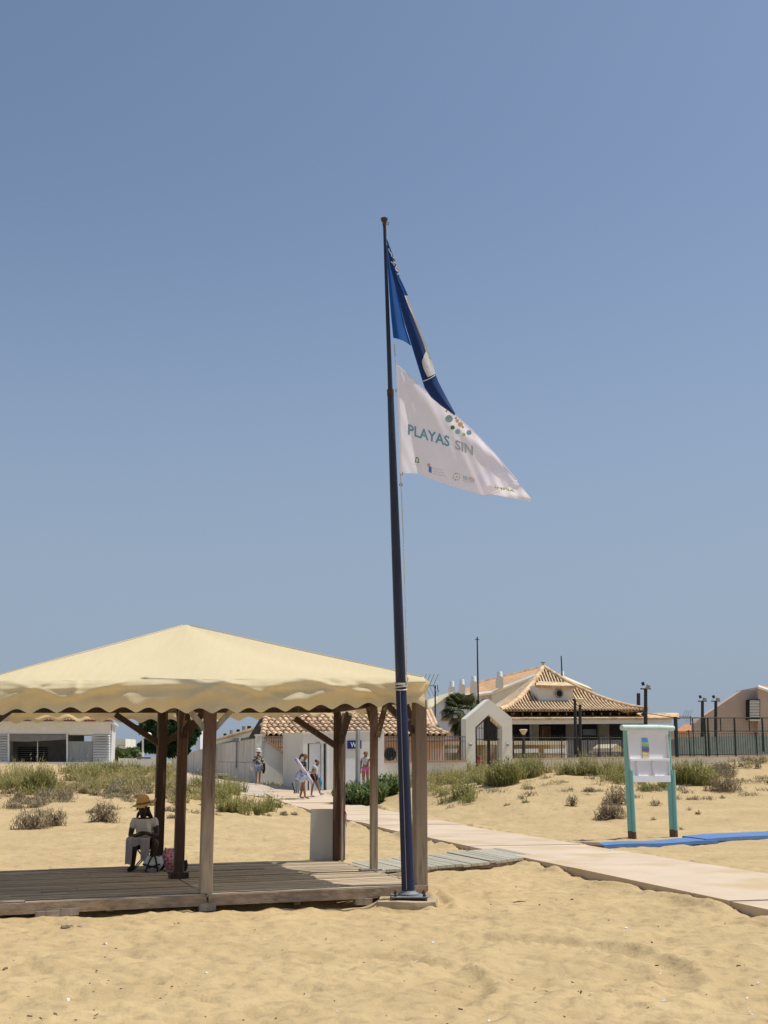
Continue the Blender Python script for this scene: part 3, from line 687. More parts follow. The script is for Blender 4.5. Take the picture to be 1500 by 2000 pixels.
def fit_text(s, bold=0):
    v, f = textverts(s, bold); x0 = min(a for a, b in v); x1 = max(a for a, b in v); y0 = min(b for a, b in v); y1 = max(b for a, b in v)
    return [((a - x0) / (x1 - x0), (b - y0) / (y1 - y0)) for a, b in v], f
def wprint(s, name, m, x0, y0, x1, y1, h, bold=.02):
    v, f = fit_text(s, bold)
    obj(name, MB().add([wp(lerp(x0, x1, a), lerp(y0, y1, a) - b * h, .006) for a, b in v], f), m, fw)
wprint('PLAYAS', 'lettering', INKT, 797, 849, 878, 873, 21)
wprint('SIN', 'lettering', INKG, 889, 877, 924, 890, 19, .03)
def wdisc(px, py, r, m, n=14, ry=None):
    ry = ry or r
    obj('bubble', MB().add([wp(px, py, .006)] + [wp(px + r*math.cos(t), py + ry*math.sin(t), .006) for t in np.linspace(0, 2*math.pi, n, endpoint=False)],
        [(0, i+1, (i+1) % n + 1) for i in range(n)]), m, fw)
for a in ((877,818,7.5,INKS),(884,835,4.2,INKGR),(894,843,5,INKS),(906,849,3,INKL),(872,803,2,INKO),(916,845,5,INKS)): wdisc(*a)
for a in ((893,822,3.5,INKP),(899,829,5,INKP),(890,817,2,INKO),(904,834,2.5,INKP)): wdisc(*a)
# small emblems along the foot of the flag
def wstroke(pts, wd, m, name='emblem'):
    mb = MB()
    for (a, b), (c, d) in zip(pts, pts[1:]):
        L = math.hypot(c-a, d-b); ox, oy = -(d-b)/L*wd/2, (c-a)/L*wd/2
        mb.add([wp(a+ox, b+oy, .006), wp(c+ox, d+oy, .006), wp(c-ox, d-oy, .006), wp(a-ox, b-oy, .006)], [(0,1,2,3)])
    obj(name, mb, m, fw)
wstroke([(811,904),(812,896),(814,893),(817,896),(818,903),(815,904),(814,901)], 1.7, INKGR)
wprint('JUNTA DE ANDALUCIA', 'lettering', INKG, 808, 908, 822, 911, 1.8, .0)
wdisc(837.5, 908, 3, INKO); obj('emblem', MB().add([wp(837.5,910,.007), wp(843,912,.007), wp(843,924,.007), wp(837.5,922,.007)], [(0,1,2,3)]), INKB, fw)
for k, (yy, L) in enumerate(((914, 20), (919, 22), (924, 25))): wprint(('Diputacion', 'Provincial de', 'Medio Ambiente')[k], 'lettering', INKG, 845, yy + 2, 845 + L, yy + 2 + L * .17, 2.4, 0)
for k in range(10):
    t = k * .628; wdisc(892 + 6.5*math.cos(t), 931 + 6.5*math.sin(t), 1.3, (INKG, INKO, INKS, INKGR)[k % 4], 6)
wdisc(892.5, 931, 1.6, INKO, 8)
wprint('RED', 'lettering', INKS, 905, 936, 914, 938, 7, .02); wprint('PITA', 'lettering', INKO, 916, 938.5, 927, 941, 7, .02)
wstroke([(904, 938.5), (926, 943)], .7, INKG)
v, f = fit_text('LIMPIA', .02)
obj('lettering', MB().add([P(lerp(958, 1006, a), lerp(951, 962, a) - b*5, wdepth(lerp(958,1006,a), 955) + (.04 if a > .75 else -.008)) for a, b in v], f), INKL, fw)

# blue flag
fbm = thing('blue_flag', 'blue flag with lit and shaded cloth colours and white markings flying at the top of the flagpole', 'flag', P(757, 660, 15.45))
La = [(754,478),(757,520),(760,570),(764,620),(768,660)]; Ra = [(757,480),(768,530),(780,590),(792,640),(803.5,676)]
def fa(u, v):
    a = poly_at(La, v); b = poly_at(Ra, v); px = lerp(a[0], b[0], u); py = lerp(a[1], b[1], u) - 0
    py += -3 * math.sin(math.pi * u) * v + (4 * u * v if u > .6 else 0) * 0
    return P(px, py, 15.46 - .07 * v * math.sin(u * math.pi * 1.6) + .05 * u * v)
obj('inner_fold', MB().grid(fa, 24, 60), CLOTHB_LIT, fbm, sm=True)
Lb = [(755,470),(762,520),(775,570),(790,630),(803,672),(814,708),(829,757),(842,776),(862,793),(888,811)]
Rb = [(756,466),(771,508),(785,556),(796,590),(812,630),(828,672),(843,712),(856,745),(872,776),(889.5,808)]
def bd(u, v): return 15.38 - .05 * math.sin(u * 3.0) * (.3 + v) + .06 * v + .012 * math.sin(v * 14)
def fb(u, v):
    a = poly_at(Lb, v); b = poly_at(Rb, v); return P(lerp(a[0], b[0], u), lerp(a[1], b[1], u), bd(u, v))
obj('cloth', MB().grid(fb, 14, 90), CLOTHB_SHADE, fbm, sm=True)
def bp_(px, py, off=.012):
    bu, bv, bs_ = .5, .5, 1e9
    for i in range(91):
        v = i / 90; a = poly_at(Lb, v); b = poly_at(Rb, v); dx, dy = b[0]-a[0], b[1]-a[1]; L2 = dx*dx + dy*dy + 1e-6
        u = min(1, max(0, ((px-a[0])*dx + (py-a[1])*dy) / L2)); e = (a[0]+u*dx-px)**2 + (a[1]+u*dy-py)**2
        if e < bs_: bs_, bu, bv = e, u, v
    return P(px, py, bd(bu, bv) - off)
def bpoly(pts, m, name): obj(name, MB().add([bp_(*p) for p in pts], [tuple(range(len(pts)))]), m, fbm)
WS_L = [(790,577),(798,598),(808,622),(818,648),(826,668),(832,686)]; WS_R = [(796,579),(803,598),(812,620),(822,646),(831,668),(838,688)]
obj('white_marking', MB().grid(lambda u, v: bp_(lerp(poly_at(WS_L, v)[0], poly_at(WS_R, v)[0], u), lerp(poly_at(WS_L, v)[1], poly_at(WS_R, v)[1], u)), 2, 14), INKW, fbm)
WL = [(832,686),(827,697),(824,706),(827,720),(835.5,737)]; WR = [(838,688),(842,699),(845,710),(848,720),(850.5,730)]
obj('white_marking', MB().grid(lambda u, v: bp_(lerp(poly_at(WL, v)[0], poly_at(WR, v)[0], u), lerp(poly_at(WL, v)[1], poly_at(WR, v)[1], u)), 4, 10), INKW, fbm)
obj('white_marking', MB().grid(lambda u, v: bp_(lerp(826, 850, v), lerp(743.5, 731.5, v) + 3*math.sin(math.pi*v)*.5 + u*2.0), 1, 8), INKW, fbm)
obj('pale_fold', MB().grid(lambda u, v: bp_(lerp(lerp(766, 790, v), lerp(771, 797, v), u), lerp(520, 577, v), .011), 2, 10), CLOTHB_LIT, fbm)  # strip of the sunlit blue laid over the shaded blue
def bstroke(pts, wd, name='letter'):
    mb = MB()
    for (a, b), (c, d) in zip(pts, pts[1:]):
        L = math.hypot(c-a, d-b); ox, oy = -(d-b)/L*wd/2, (c-a)/L*wd/2; ex, ey = (c-a)/L*.4, (d-b)/L*.4
        mb.add([bp_(a+ox-ex, b+oy-ey, .016), bp_(c+ox+ex, d+oy+ey, .016), bp_(c-ox+ex, d-oy+ey, .016), bp_(a-ox-ex, b-oy-ey, .016)], [(0,1,2,3)])
    obj(name, mb, INKW, fbm)
bstroke([(759,486),(761,491),(764,495),(765.5,501)], 1.7); bstroke([(764,511),(767,514),(770.5,518)], 2.0)
bstroke([(768,503),(770.5,503.5),(772,508),(773.5,513),(771,513.5),(768.5,510.5)], 2.0)
bstroke([(775,519),(773,523),(774,527),(777,530),(779.5,530),(778.5,525),(776,520),(775,519)], 2.2); bstroke([(776,535.5),(781.5,534.5)], 2.4)

# ---------------------------------------------------------------- beach notice board
nb = thing('notice_board', 'white notice board with small colour poster on turquoise timber posts', 'notice board', (5.9, 28.4, 0))
D0 = 28.35
def ND(px): return D0 + (px - 1268) / 85 * .62
def nbpost(xb, xt, name='post', side=1):
    pb = P(xb, 1640, ND(xb)); pb.z = -.05; pt = P(xt, 1420, ND(xb)); r0 = .085
    zb = .2
    q = pb.lerp(pt, (zb - pb.z) / (pt.z - pb.z))
    obj('post', MB().tube([q, pt], [.056, .056], 18), TEAL, nb, sm=True, ang=50)
    obj('bare_foot', MB().tube([pb, q], [.056, .056], 18), BAREW, nb, sm=True, ang=50)
    p2 = pb + Vector((.075, -.04, 0)); t2 = pt.lerp(pb, .38) + Vector((.075, -.04, 0)); q2 = p2.lerp(t2, .15)
    obj('splice_post', MB().tube([q2, t2], [.046, .044], 14), TEAL, nb, sm=True, ang=50)
    obj('bare_foot', MB().tube([p2, q2], [.046, .046], 14), BAREW, nb, sm=True, ang=50)
nbpost(1232, 1221); nbpost(1313, 1304)
obj('top_log', MB().tube([P(1214, 1421, ND(1214)-.05), P(1285, 1421.5, ND(1285)-.05)], [.062, .066], 16), MINT, nb, sm=True, ang=50)
obj('top_log', MB().tube([P(1285.6, 1421.5, ND(1285.6)-.05), P(1315, 1422.5, ND(1315)-.05)], [.063, .058], 16), MINT, nb, sm=True, ang=50)
def nbx(px, py, dd=0): return P(px, py, ND(px) + dd)
mb = MB().slab([nbx(a, b, -.02) for a, b in ((1225,1425),(1304,1425),(1309,1527),(1231,1527.5))][::-1], .04)
obj('back_panel', mb, BOARDW, nb)
def rail(a, b, c, d, wd, name='frame_rail'):
    p = nbx(a, b, -.045); q = nbx(c, d, -.045); obj(name, MB().beam(p, q, .05, wd, up=(0, 0, 1) if abs(p.z - q.z) < .3 else (1, 0, 0)), BOARDW, nb, bevel=.004)
rail(1226,1430,1304,1430,.10); rail(1230,1484,1307,1483,.055); rail(1232,1521.5,1309,1521,.14); rail(1303,1436,1307,1481,.03); rail(1226.5,1436,1229,1481,.025)
rail(1244,1487,1245,1515,.045); rail(1275,1487,1276.5,1515,.05); rail(1306.5,1487,1308,1515,.028); rail(1231,1487,1232.5,1515,.02)
def poster():
    y0 = ND(1261) - .03; a = P(1251, 1441, y0); b = P(1271, 1480.5, y0)
    me = MB().box(((a.x+b.x)/2, y0, (a.z+b.z)/2), (b.x - a.x, .006, a.z - b.z), Euler((0, 0, .58)).to_matrix())
    m = bpy.data.materials.new('poster print'); m.use_nodes = True; n = m.node_tree.nodes; l = m.node_tree.links
    tc = n.new('ShaderNodeTexCoord'); sp = n.new('ShaderNodeSeparateXYZ'); l.new(tc.outputs['Generated'], sp.inputs[0])
    no = n.new('ShaderNodeTexNoise'); no.inputs['Scale'].default_value = 9; l.new(tc.outputs['Generated'], no.inputs['Vector'])
    ma = n.new('ShaderNodeMath'); ma.operation = 'MULTIPLY_ADD'; ma.inputs[1].default_value = .22; l.new(no.outputs[0], ma.inputs[0]); l.new(sp.outputs['Z'], ma.inputs[2])
    ss = n.new('ShaderNodeMath'); ss.operation = 'SUBTRACT'; ss.inputs[1].default_value = .11; l.new(ma.outputs[0], ss.inputs[0])
    rp = n.new('ShaderNodeValToRGB'); rp.color_ramp.interpolation = 'CONSTANT'; e = rp.color_ramp.elements
    cols = [(0,(.68,.60,.30)),(.10,(.60,.46,.20)),(.17,(.72,.62,.30)),(.27,(.42,.20,.16)),(.33,(.16,.15,.34)),(.45,(.20,.22,.40)),(.55,(.20,.50,.52)),(.60,(.42,.62,.14)),(.70,(.45,.65,.70)),(.78,(.12,.40,.70)),(.90,(.16,.36,.62))]
    e[0].position = cols[0][0]; e[0].color = (*cols[0][1], 1); e[1].position = cols[1][0]; e[1].color = (*cols[1][1], 1)
    for p, c in cols[2:]: q = e.new(p); q.color = (*c, 1)
    l.new(ss.outputs[0], rp.inputs[0]); l.new(rp.outputs[0], n['Principled BSDF'].inputs['Base Color'])
    obj('poster', me, m, nb)
poster()

# blue mats, dark ramp boards and boardwalk
def mat_piece(label, near, far, zt, n=10):
    mb = MB()
    def pt(e, u): a, b = e; return Vector(a).lerp(Vector(b), u)
    top = []; N = n
    for i in range(N + 1):
        u = i / N; wv = .012 * math.sin(u * 9)
        for e, o in ((near, 0), (far, .0)): q = pt(e, u); top.append((q.x, q.y, zt + wv))
    vs = top + [(x, y, z - .07) for x, y, z in top]; k = len(top); fs = []
    for i in range(N):
        a, b, c, d = 2*i, 2*i+2, 2*i+3, 2*i+1; fs += [(a, b, c, d), (a+k, d+k, c+k, b+k), (a, a+k, b+k, b), (d, c, c+k, d+k)]
    fs += [(0, 1, 1+k, k), (2*N, 2*N+k, 2*N+1+k, 2*N+1)]
    return single('beach_mat', MB().add(vs, fs), BLUEM, label, 'walkway mat', 'blue walkway mats laid on the sand')
mat_piece('blue plastic walkway mat lying in front of the notice board', ((4.35,25.6,0),(7.0,27.1,0)), ((4.35,26.35,0),(6.7,28.0,0)), .055)
mat_piece('blue plastic walkway mat right of the notice board, overlapping the other mat', ((6.75,27.1,0),(11.5,30.6,0)), ((6.5,28.2,0),(11.0,32.0,0)), .085)
rb = thing('board_ramp', 'dark bare boards between the pink path and the blue mat', 'boards', (4.0, 26.2, 0))
for k in range(5):
    a = P(1113, 1645.5, 1); p0 = Vector((3.62 + k*.08, 26.9 - .28*k + .1, .03)); p1 = Vector((4.40, 26.45 - .19*k, .035))
    obj('board', MB().beam(p0, p1, .17, .03), BAREW, rb)
bw = thing('boardwalk', 'short grey slatted boardwalk between the gazebo deck and the pink path', 'boardwalk', (1, 20.5, 0))
NN = [(-.08, 18.7), (.0, 19.35), (1.45, 20.55), (2.66, 22.15)]; FFp = [(-.78, 20.2), (-.2, 21.3), (.75, 22.35), (2.14, 24.2)]
ns = 26
for i in range(ns):
    t0 = (i + .03) / ns; t1 = (i + .97) / ns; dz = rnd.uniform(-.006, .008)
    a, b = poly_at(NN, t0), poly_at(NN, t1); c, d = poly_at(FFp, t1), poly_at(FFp, t0)
    zz = .10 + dz + (.0 if i != 17 else .012)
    obj('slat', MB().add([(a[0],a[1],zz),(b[0],b[1],zz),(c[0],c[1],zz),(d[0],d[1],zz),(a[0],a[1],zz-.04),(b[0],b[1],zz-.04),(c[0],c[1],zz-.04),(d[0],d[1],zz-.04)],
        [(0,1,2,3),(4,7,6,5),(0,4,5,1),(1,5,6,2),(2,6,7,3),(3,7,4,0)]), ASPH, bw)
for k in (0, 1):
    pts = [Vector((*poly_at(NN, t), .03)).lerp(Vector((*poly_at(FFp, t), .03)), (.04, .9)[k]) for t in (0, .35, .7, .98)]
    for p, q in zip(pts, pts[1:]): obj('bearer', MB().beam(p, q, .06, .07), FASCIA, bw)
# leaning sheet behind the far corner post
def sheet():
    o = thing('sheet_stack', 'bent dull metal sheet with coloured edge leaning behind the right rear gazebo post', 'metal sheet', (-1.0, 20.0, .17))
    z0 = .19
    def fn(u, v):
        x = lerp(X(607, 20.02), X(668, 20.02), u); y = 20.02 + .03*math.sin(u*5) + .05 * v * u - .13 * sm_(.75, 1, u) * .6
        return (x + .012 * v, y - .02*v, lerp(z0, Z(1580, 20.02) + (.0 if u < .8 else .0), v))
    obj('sheet', MB().grid(fn, 24, 8), METALSHEET, o, sm=True)
    obj('sheet', MB().grid(lambda u, v: (lerp(X(607,20.02), X(664,20.02), u) + .01*v, 20.05 + .035*math.sin(u*5+.6) + .05*v*u, lerp(z0, Z(1583,20.05), v)), 20, 6), METALSHEET, o, sm=True)
    obj('rolled_edge', MB().tube([P(668,1686,19.93), P(672,1640,19.92), P(673,1600,19.92), P(671,1583,19.92)], [.022,.03,.03,.02], 10), SHIRTW, o, sm=True)
    obj('edge_strip', MB().tube([P(666,1686,19.9), P(668,1640,19.9), P(668.5,1590,19.9), P(672,1581,19.9)], .005, 5), INKL, o)
    obj('ribbon', MB().tube([P(672,1580,19.88), P(676,1590,19.88), P(675.5,1604,19.88), P(677,1616,19.88)], [.012,.010,.008,.004], 6), RED, o)
sheet()

# ---------------------------------------------------------------- walls, toilets and the pink building
def sub(o, name, mb, m, **k): return obj(name, mb, m, o, **k)
def th(name, label, cat, px, py, D, group=None): return thing(name, label, cat, P(px, py, D), 0, group)
DW = SK(52, 592)                       # plane of the perimeter wall and toilet block
def dw(o): return lambda px: DW(px) + o
# perimeter wall with stepped coping
wl = th('perimeter_wall', 'low white wall with stepped pink coping and iron railings left of the toilets', 'wall', 550, 1545, 53)
DL = SK(55, 503)
sub(wl, 'wall', MB().pp([(503,1560),(503,1450),(521,1450),(574,1489),(600,1489),(600,1560)], DL, .3), WHITE)
sub(wl, 'wall_end_pillar', MB().pp([(502.5,1560),(502.5,1436),(512,1436),(512,1560)], lambda p: DL(p) - .03, .36), WHITE)
sub(wl, 'pillar_cap', MB().pp([(501.5,1437),(501.5,1434),(513,1434),(513,1437)], lambda p: DL(p) - .06, .42), WHITE)
for a, b, c, d in ((512,1449,521.5,1449),(521.5,1449,574.5,1488),(574.5,1488,600,1488)):
    p, q = P(a, b, DL(a) + .13), P(c, d, DL(c) + .13); sub(wl, 'coping', MB().beam(p, q, .38, .09), COPING)
def railing(root, x0, x1, step, top, botf, D, rails, m=IRON, r=.010, over=0):
    me = MB().tube([(0, 0, 0), (0, 0, 1)], r, 5).mesh('bar'); me.materials.append(m)
    px = x0
    while px <= x1:
        a = P(px, botf(px), D(px)); b = P(px, top - over, D(px))
        piece('bar', me, a, root, scale=(1, 1, (b.z - a.z))); px += step
    for py in rails: sub(root, 'rail', MB().tube([P(x0, py, D(x0)), P(x1, py, D(x1))], r * 1.3, 5), m)
def lw_bot(px): return 1449 if px < 522 else (1489 if px > 574 else 1449 + (px - 521.5) / 53 * 40)
railing(wl, 516, 600, 4.6, 1439, lw_bot, lambda p: DL(p) + .13, (1441, 1460), r=.012)
for px in (566,): sub(wl, 'railing_post', MB().tube([P(px, 1486, DL(px)+.13), P(px, 1438, DL(px)+.13)], .03, 6), IRON)
sub(wl, 'letter_box', MB().pp([(556,1458),(561,1458),(561,1461.5),(556,1461.5)], lambda p: DL(p) + .05, .1), IRON)
wr = th('perimeter_wall', 'low white wall with pink coping and iron railings between toilets and gate', 'wall', 830, 1560, 55)
sub(wr, 'wall', MB().pp([(750,1565),(750,1489),(911,1487),(911,1560)], dw(.35), .3), WHITE)
sub(wr, 'coping', MB().pp([(750,1490),(750,1486.5),(912,1484.5),(912,1488)], dw(.28), .42), COPING)
railing(wr, 754, 909, 5.0, 1437, lambda p: 1487, dw(.5), (1447, 1439), r=.012)
# toilet block
wc = th('toilet_block', 'small white toilet block with blue WC sign and narrow doors', 'building', 670, 1547, 53)
for nm, pts, o, dp in (('wall', [(592,1560),(592,1432),(601,1431),(601,1560)], 0, 3), ('wall', [(601,1452),(601,1430.6),(634,1429.6),(640,1429.5),(640,1452)], 0, 3),
                       ('wall', [(640,1560),(640,1429.5),(750,1427),(750,1565)], 0, 3)):
    sub(wc, nm, MB().pp(pts, dw(o), dp), WHITE)
sub(wc, 'wall', MB().pp([(600,1560),(600,1440),(641,1440),(641,1560)], dw(1.2), .2), DARK)
sub(wc, 'roof_slab', MB().pp([(591,1433.5),(591,1430),(751,1425.5),(751,1428.5)], dw(-.04), 3.1), WHITE)
sub(wc, 'door', MB().pp([(604,1546),(604,1453),(626,1452.5),(626,1546)], dw(.10), .06), WHITEP)
sub(wc, 'door_frame', MB().pp([(628,1546),(628,1452),(632,1452),(632,1546)], dw(.02), .12), WHITEP)
sub(wc, 'door_frame', MB().pp([(638,1547),(638,1452),(641.5,1452),(641.5,1547)], dw(-.03), .16), WHITEP)
sub(wc, 'vent', MB().pp([(617,1451.5),(617,1448.8),(625,1448.5),(625,1451.2)], dw(-.01), .03), GREY)
sub(wc, 'door_step', MB().pp([(598,1549),(598,1546.4),(643,1546.6),(643,1549.5)], dw(-.25), .6), PAVE)
sub(wc, 'pale_patch', MB().pp([(671,1545),(671,1480),(697,1480),(697,1545)], dw(-.012), .03), WHITEP)  # paler rectangle standing slightly proud of the wall
sg = sub(wc, 'sign', MB().pp([(679,1462.5),(679,1446.5),(706,1446),(706,1462)], dw(-.05), .04), SIGNB)
v, f = fit_text('WC', .02)
sub(sg, 'lettering', MB().add([P(lerp(684.5, 703.5, a), lerp(1459.8, 1449.4, b), dw(-.06)(lerp(684.5, 703.5, a))) for a, b in v], f), WHITEP)
pst = MB().tube([P(699, 1535, 45), P(699, 1424, 45)], [.088, .080], 4)
single('grey_post', pst, GREY, 'plain grey post standing in front of the blue WC sign', 'post')

# pink building behind the wall
pk = th('pink_building', 'low pink house with round windows and barrel tile roof behind the toilets', 'building', 700, 1500, 62)
DP = SK(60, 515)
sub(pk, 'wall', MB().pp([(519,1540),(519,1438),(868,1437),(868,1540)], DP, 1.2), PINK)
sub(pk, 'peach_band', MB().pp([(519.5,1462),(519.5,1449),(866,1449),(866,1462)], lambda p: DP(p) - .04, .06), PEACH)
for px0_, w_ in ((796, 10), (835, 9)): sub(pk, 'shutter', MB().pp([(px0_-w_/2,1487),(px0_-w_/2,1460),(px0_+w_/2,1460),(px0_+w_/2,1487)], lambda p: DP(p) - .05, .06), PEACH)
def disc(px, py, r, D, th_, m, name, root, ring=None):
    c = P(px, py, D(px)); R_ = r / FPX * D(px) / math.cos(PITCH) * .985; d = Vector((-.34, .94, 0)).normalized()
    o = sub(root, name, MB().tube([c, c + d * th_], R_, 24), m, sm=True, ang=40)
    if ring: sub(o, 'frame', MB().tube([c + Vector((.94,.34,0)) * R_ * math.cos(t) + Vector((0,0,1)) * R_ * math.sin(t) - d*.02 for t in np.linspace(0, 2*math.pi, 25)], .05, 6, cap=False), ring)
for px in (576, 762): disc(px, 1473, 10.5, lambda p: DP(p) - .06, .08, DARK, 'round_window', pk, IRON)
# its roof: eave line, slope and individual barrel tiles
def roof_pt(px, t, D=lambda p: DP(p) - .35, ze=1437.5, rise=1.65, run=5.0):
    a = P(px, ze, D(px)); a += Vector((-.34, .94, 0)) * run * t; a.z += rise * t; return a
EL, ER = 513, 877
def hipclip(px, t): return px > EL + 62 * t and px < ER - 64 * t
sub(pk, 'roof', MB().add([roof_pt(EL, 0), roof_pt(ER, 0), roof_pt(ER - 64, 1), roof_pt(EL + 62, 1), roof_pt(EL, 0) + Vector((-1.2, 5, 0)), roof_pt(ER, 0) + Vector((-1.2, 5, 0))],
    [(0, 1, 2, 3), (0, 3, 4), (1, 5, 2), (3, 2, 5, 4)]), UNDER)
def barrel(L, r0, r1, th_=.018, n=8):
    mb = MB(); vs = []
    for yy, r in ((0, r0), (L, r1)):
        for k in range(n + 1):
            t = math.pi * k / n; vs.append((-r*math.cos(t), yy, r*math.sin(t)))
        for k in range(n + 1):
            t = math.pi * k / n; vs.append((-(r-th_)*math.cos(t), yy, (r-th_)*math.sin(t)))
    m = n + 1; fs = []
    for k in range(n): fs += [(k, k+1, 2*m+k+1, 2*m+k), (m+k, 3*m+k, 3*m+k+1, m+k+1), (k, m+k, m+k+1, k+1)]
    me = MB().add(vs, fs).mesh('roof_tile'); smooth(me, True, 50); return me
ntile = 0; L_ = .56; sl_len = math.hypot(5.0, 1.65); rows = int(sl_len / L_)
tm = barrel(L_ * 1.12, .125, .095); tm.materials.append(TILE); rowtilt = math.atan2(1.65, 5.0)
spx = 11.4; nc = int((ER - EL) / spx); extra = MB()
cells = []
for i in range(nc + 1):
    for j in range(rows + 1):
        px = EL + 4 + i * spx; t = j * L_ / sl_len
        if hipclip(px, min(1, t + .02)) : cells.append((px, t))
cells.sort(key=lambda c: c[1])
for px, t in cells[:300]:
    p = roof_pt(px, t) + Vector((rnd.uniform(-.012, .012), 0, .02 + rnd.uniform(0, .015)))
    piece('roof_tile', tm, p, pk, rot=Euler((rowtilt - .05, rnd.uniform(-.06,.06), R(19.8) + rnd.uniform(-.03, .03)), 'XYZ'))
for t0, e in ((0, EL), (0, ER)):
    s_ = 1 if e == EL else -1
    for k in range(11):
        t = k / 11; p = roof_pt(e + s_ * 62 * t, t); q = roof_pt(e + s_ * 62 * (t + .1), t + .1)
        extra.tube([p + Vector((0,0,.06)), q + Vector((0,0,.04))], [.15, .12], 8)
extra.tube([roof_pt(EL + 62, 1), roof_pt(ER - 64, 1)], .15, 8)
sub(pk, 'ridge_tiles', extra, TILE, sm=True, ang=50)
lt = MB()
for k in range(8):
    p = P(801 + k * 7.5, 1419 + k * .2, 66.5); lt.tube([p, p + Vector((-.3, 2.2, .95))], .14, 7)
anx = th('roof_annex', 'small upper tiled roof stepping above the right end of the pink house', 'building', 830, 1430, 67)
sub(anx, 'wall', MB().pp([(785,1445),(785,1420),(856,1422),(856,1445)], SK(66.8, 800), 3), WHITE); sub(anx, 'roof', lt, TILE, sm=True, ang=50)
anx2 = th('roof_annex', 'long low white annex with tiled verge rising behind the sloping wall', 'building', 470, 1480, 72)

# long receding retaining wall and the annex above it
W0 = P(503, 1436, DL(503)); W1 = P(413, 1457, 93); dirw = (Vector((W1.x, W1.y, 0)) - Vector((W0.x, W0.y, 0))).normalized()
rw = thing('retaining_wall', 'long stained white wall running back along the street', 'wall', (W0.x, W0.y, .3))
nrm_ = Vector((dirw.y, -dirw.x, 0))
def wallrun(p, q, z0a, z0b, z1a, z1b, t):
    a = Vector((p.x, p.y, 0)); b = Vector((q.x, q.y, 0))
    c = [(a, z0a), (b, z0b), (b, z1b), (a, z1a)]
    vs = [(v.x, v.y, z) for v, z in c] + [((v + nrm_ * t).x, (v + nrm_ * t).y, z) for v, z in c]
    return MB().add(vs, [(0,1,2,3),(4,7,6,5),(0,4,5,1),(1,5,6,2),(2,6,7,3),(3,7,4,0)])
Ls = (Vector((W1.x, W1.y, 0)) - Vector((W0.x, W0.y, 0))).length; npan = 7
def wt(t): return Vector((W0.x, W0.y, 0)) + dirw * Ls * t
ztop = lambda t: lerp(W0.z - .12, W1.z, t)
for i in range(npan):
    t0, t1 = i / npan, (i + 1) / npan - .001
    sub(rw, 'wall_panel', wallrun(wt(t0), wt(t1), 1.62, 1.62, ztop(t0), ztop(t1), .3), WALLDIRTY)
for i in range(14):
    t0, t1 = i / 14 + .0006, (i + 1) / 14 - .0008
    p0, p1 = wt(t0) - nrm_ * .05, wt(t1) - nrm_ * .05
    sub(rw, 'lower_panel', wallrun(p0, p1, .0, .0, 1.60 + rnd.uniform(-.02,.02), 1.60, .3), WALLDIRTY)
c2 = wt(1); c3 = Vector((P(335, 1481, 128).x, 128, 0))
sub(rw, 'wall_panel', wallrun(c2, c3, .2, .2, W1.z, Z(1481, 128), .3), WALLDIRTY)
sub(rw, 'pipe', MB().tube([wt(.28) - nrm_ * .12 + Vector((0,0,2.6)), wt(.28) - nrm_ * .12 + Vector((0,0,1.3))], .05, 6), GREY)
sub(rw, 'junction_box', MB().box(wt(.28) - nrm_ * .12 + Vector((0,0,2.72)), (.3, .7, .22)), GREY)
e0 = P(506, 1424, 70); e1 = P(415, 1448, 108)
ed = (Vector((e1.x, e1.y, 0)) - Vector((e0.x, e0.y, 0))).normalized(); en = Vector((ed.y, -ed.x, 0))
def ep(t, o, z): q = Vector((e0.x, e0.y, 0)).lerp(Vector((e1.x, e1.y, 0)), t) + en * o; q.z = z; return q
ez0, ez1 = e0.z, e1.z
sub(anx2, 'wall', MB().add([ep(0,.5,1), ep(1,.5,1), ep(1,.5,ez1-.25), ep(0,.5,ez0-.25), ep(0,6,1), ep(1,6,1), ep(1,6,ez1+1.4), ep(0,6,ez0+1.4)], [(0,1,2,3),(4,7,6,5),(0,3,7,4),(1,5,6,2),(3,2,6,7)]), WHITE)
sub(anx2, 'fascia', MB().add([ep(0,-.05,ez0-.3), ep(1,-.05,ez1-.3), ep(1,-.05,ez1), ep(0,-.05,ez0), ep(0,.5,ez0-.3), ep(1,.5,ez1-.3), ep(1,.5,ez1), ep(0,.5,ez0)], [(0,1,2,3),(4,7,6,5),(0,4,5,1),(2,6,7,3),(0,3,7,4),(1,5,6,2)]), WHITE)
sub(anx2, 'dark_louvre', MB().add([ep(.05,.42,ez0-.62), ep(.6,.42,ez0-.75), ep(.6,.42,ez0-.45), ep(.05,.42,ez0-.34), ep(.05,.5,ez0-.62), ep(.6,.5,ez0-.75), ep(.6,.5,ez0-.45), ep(.05,.5,ez0-.34)], [(0,1,2,3),(4,7,6,5),(0,4,5,1),(2,6,7,3)]), DARK)
rt = MB()
for k in range(110):
    t = (k + .5) / 110; z = lerp(ez0, ez1, t) + .03; rt.tube([ep(t, -.15, z), ep(t, 1.6, z + .38), ep(t, 6.2, z + 1.55)], .13, 6)
sub(anx2, 'roof_tiles', rt, TILE2, sm=True, ang=50)['kind'] = 'stuff'
sub(anx2, 'roof_deck', MB().add([ep(0,-.1,ez0), ep(1,-.1,ez1), ep(1,6.2,ez1+1.55), ep(0,6.2,ez0+1.55)], [(0,1,2,3)]), UNDER)
for k, t in enumerate((.95, .78, .62, .5, .4)):
    b = ep(t, .9, lerp(ez0, ez1, t) + .2); sub(anx2, 'vent_pot', MB().tube([b, b + Vector((0, 0, .42 + .1*(k % 2)))], .13, 8), (GREY, DARK)[k % 2 == 0])
c0 = P(489, 1500, 90)

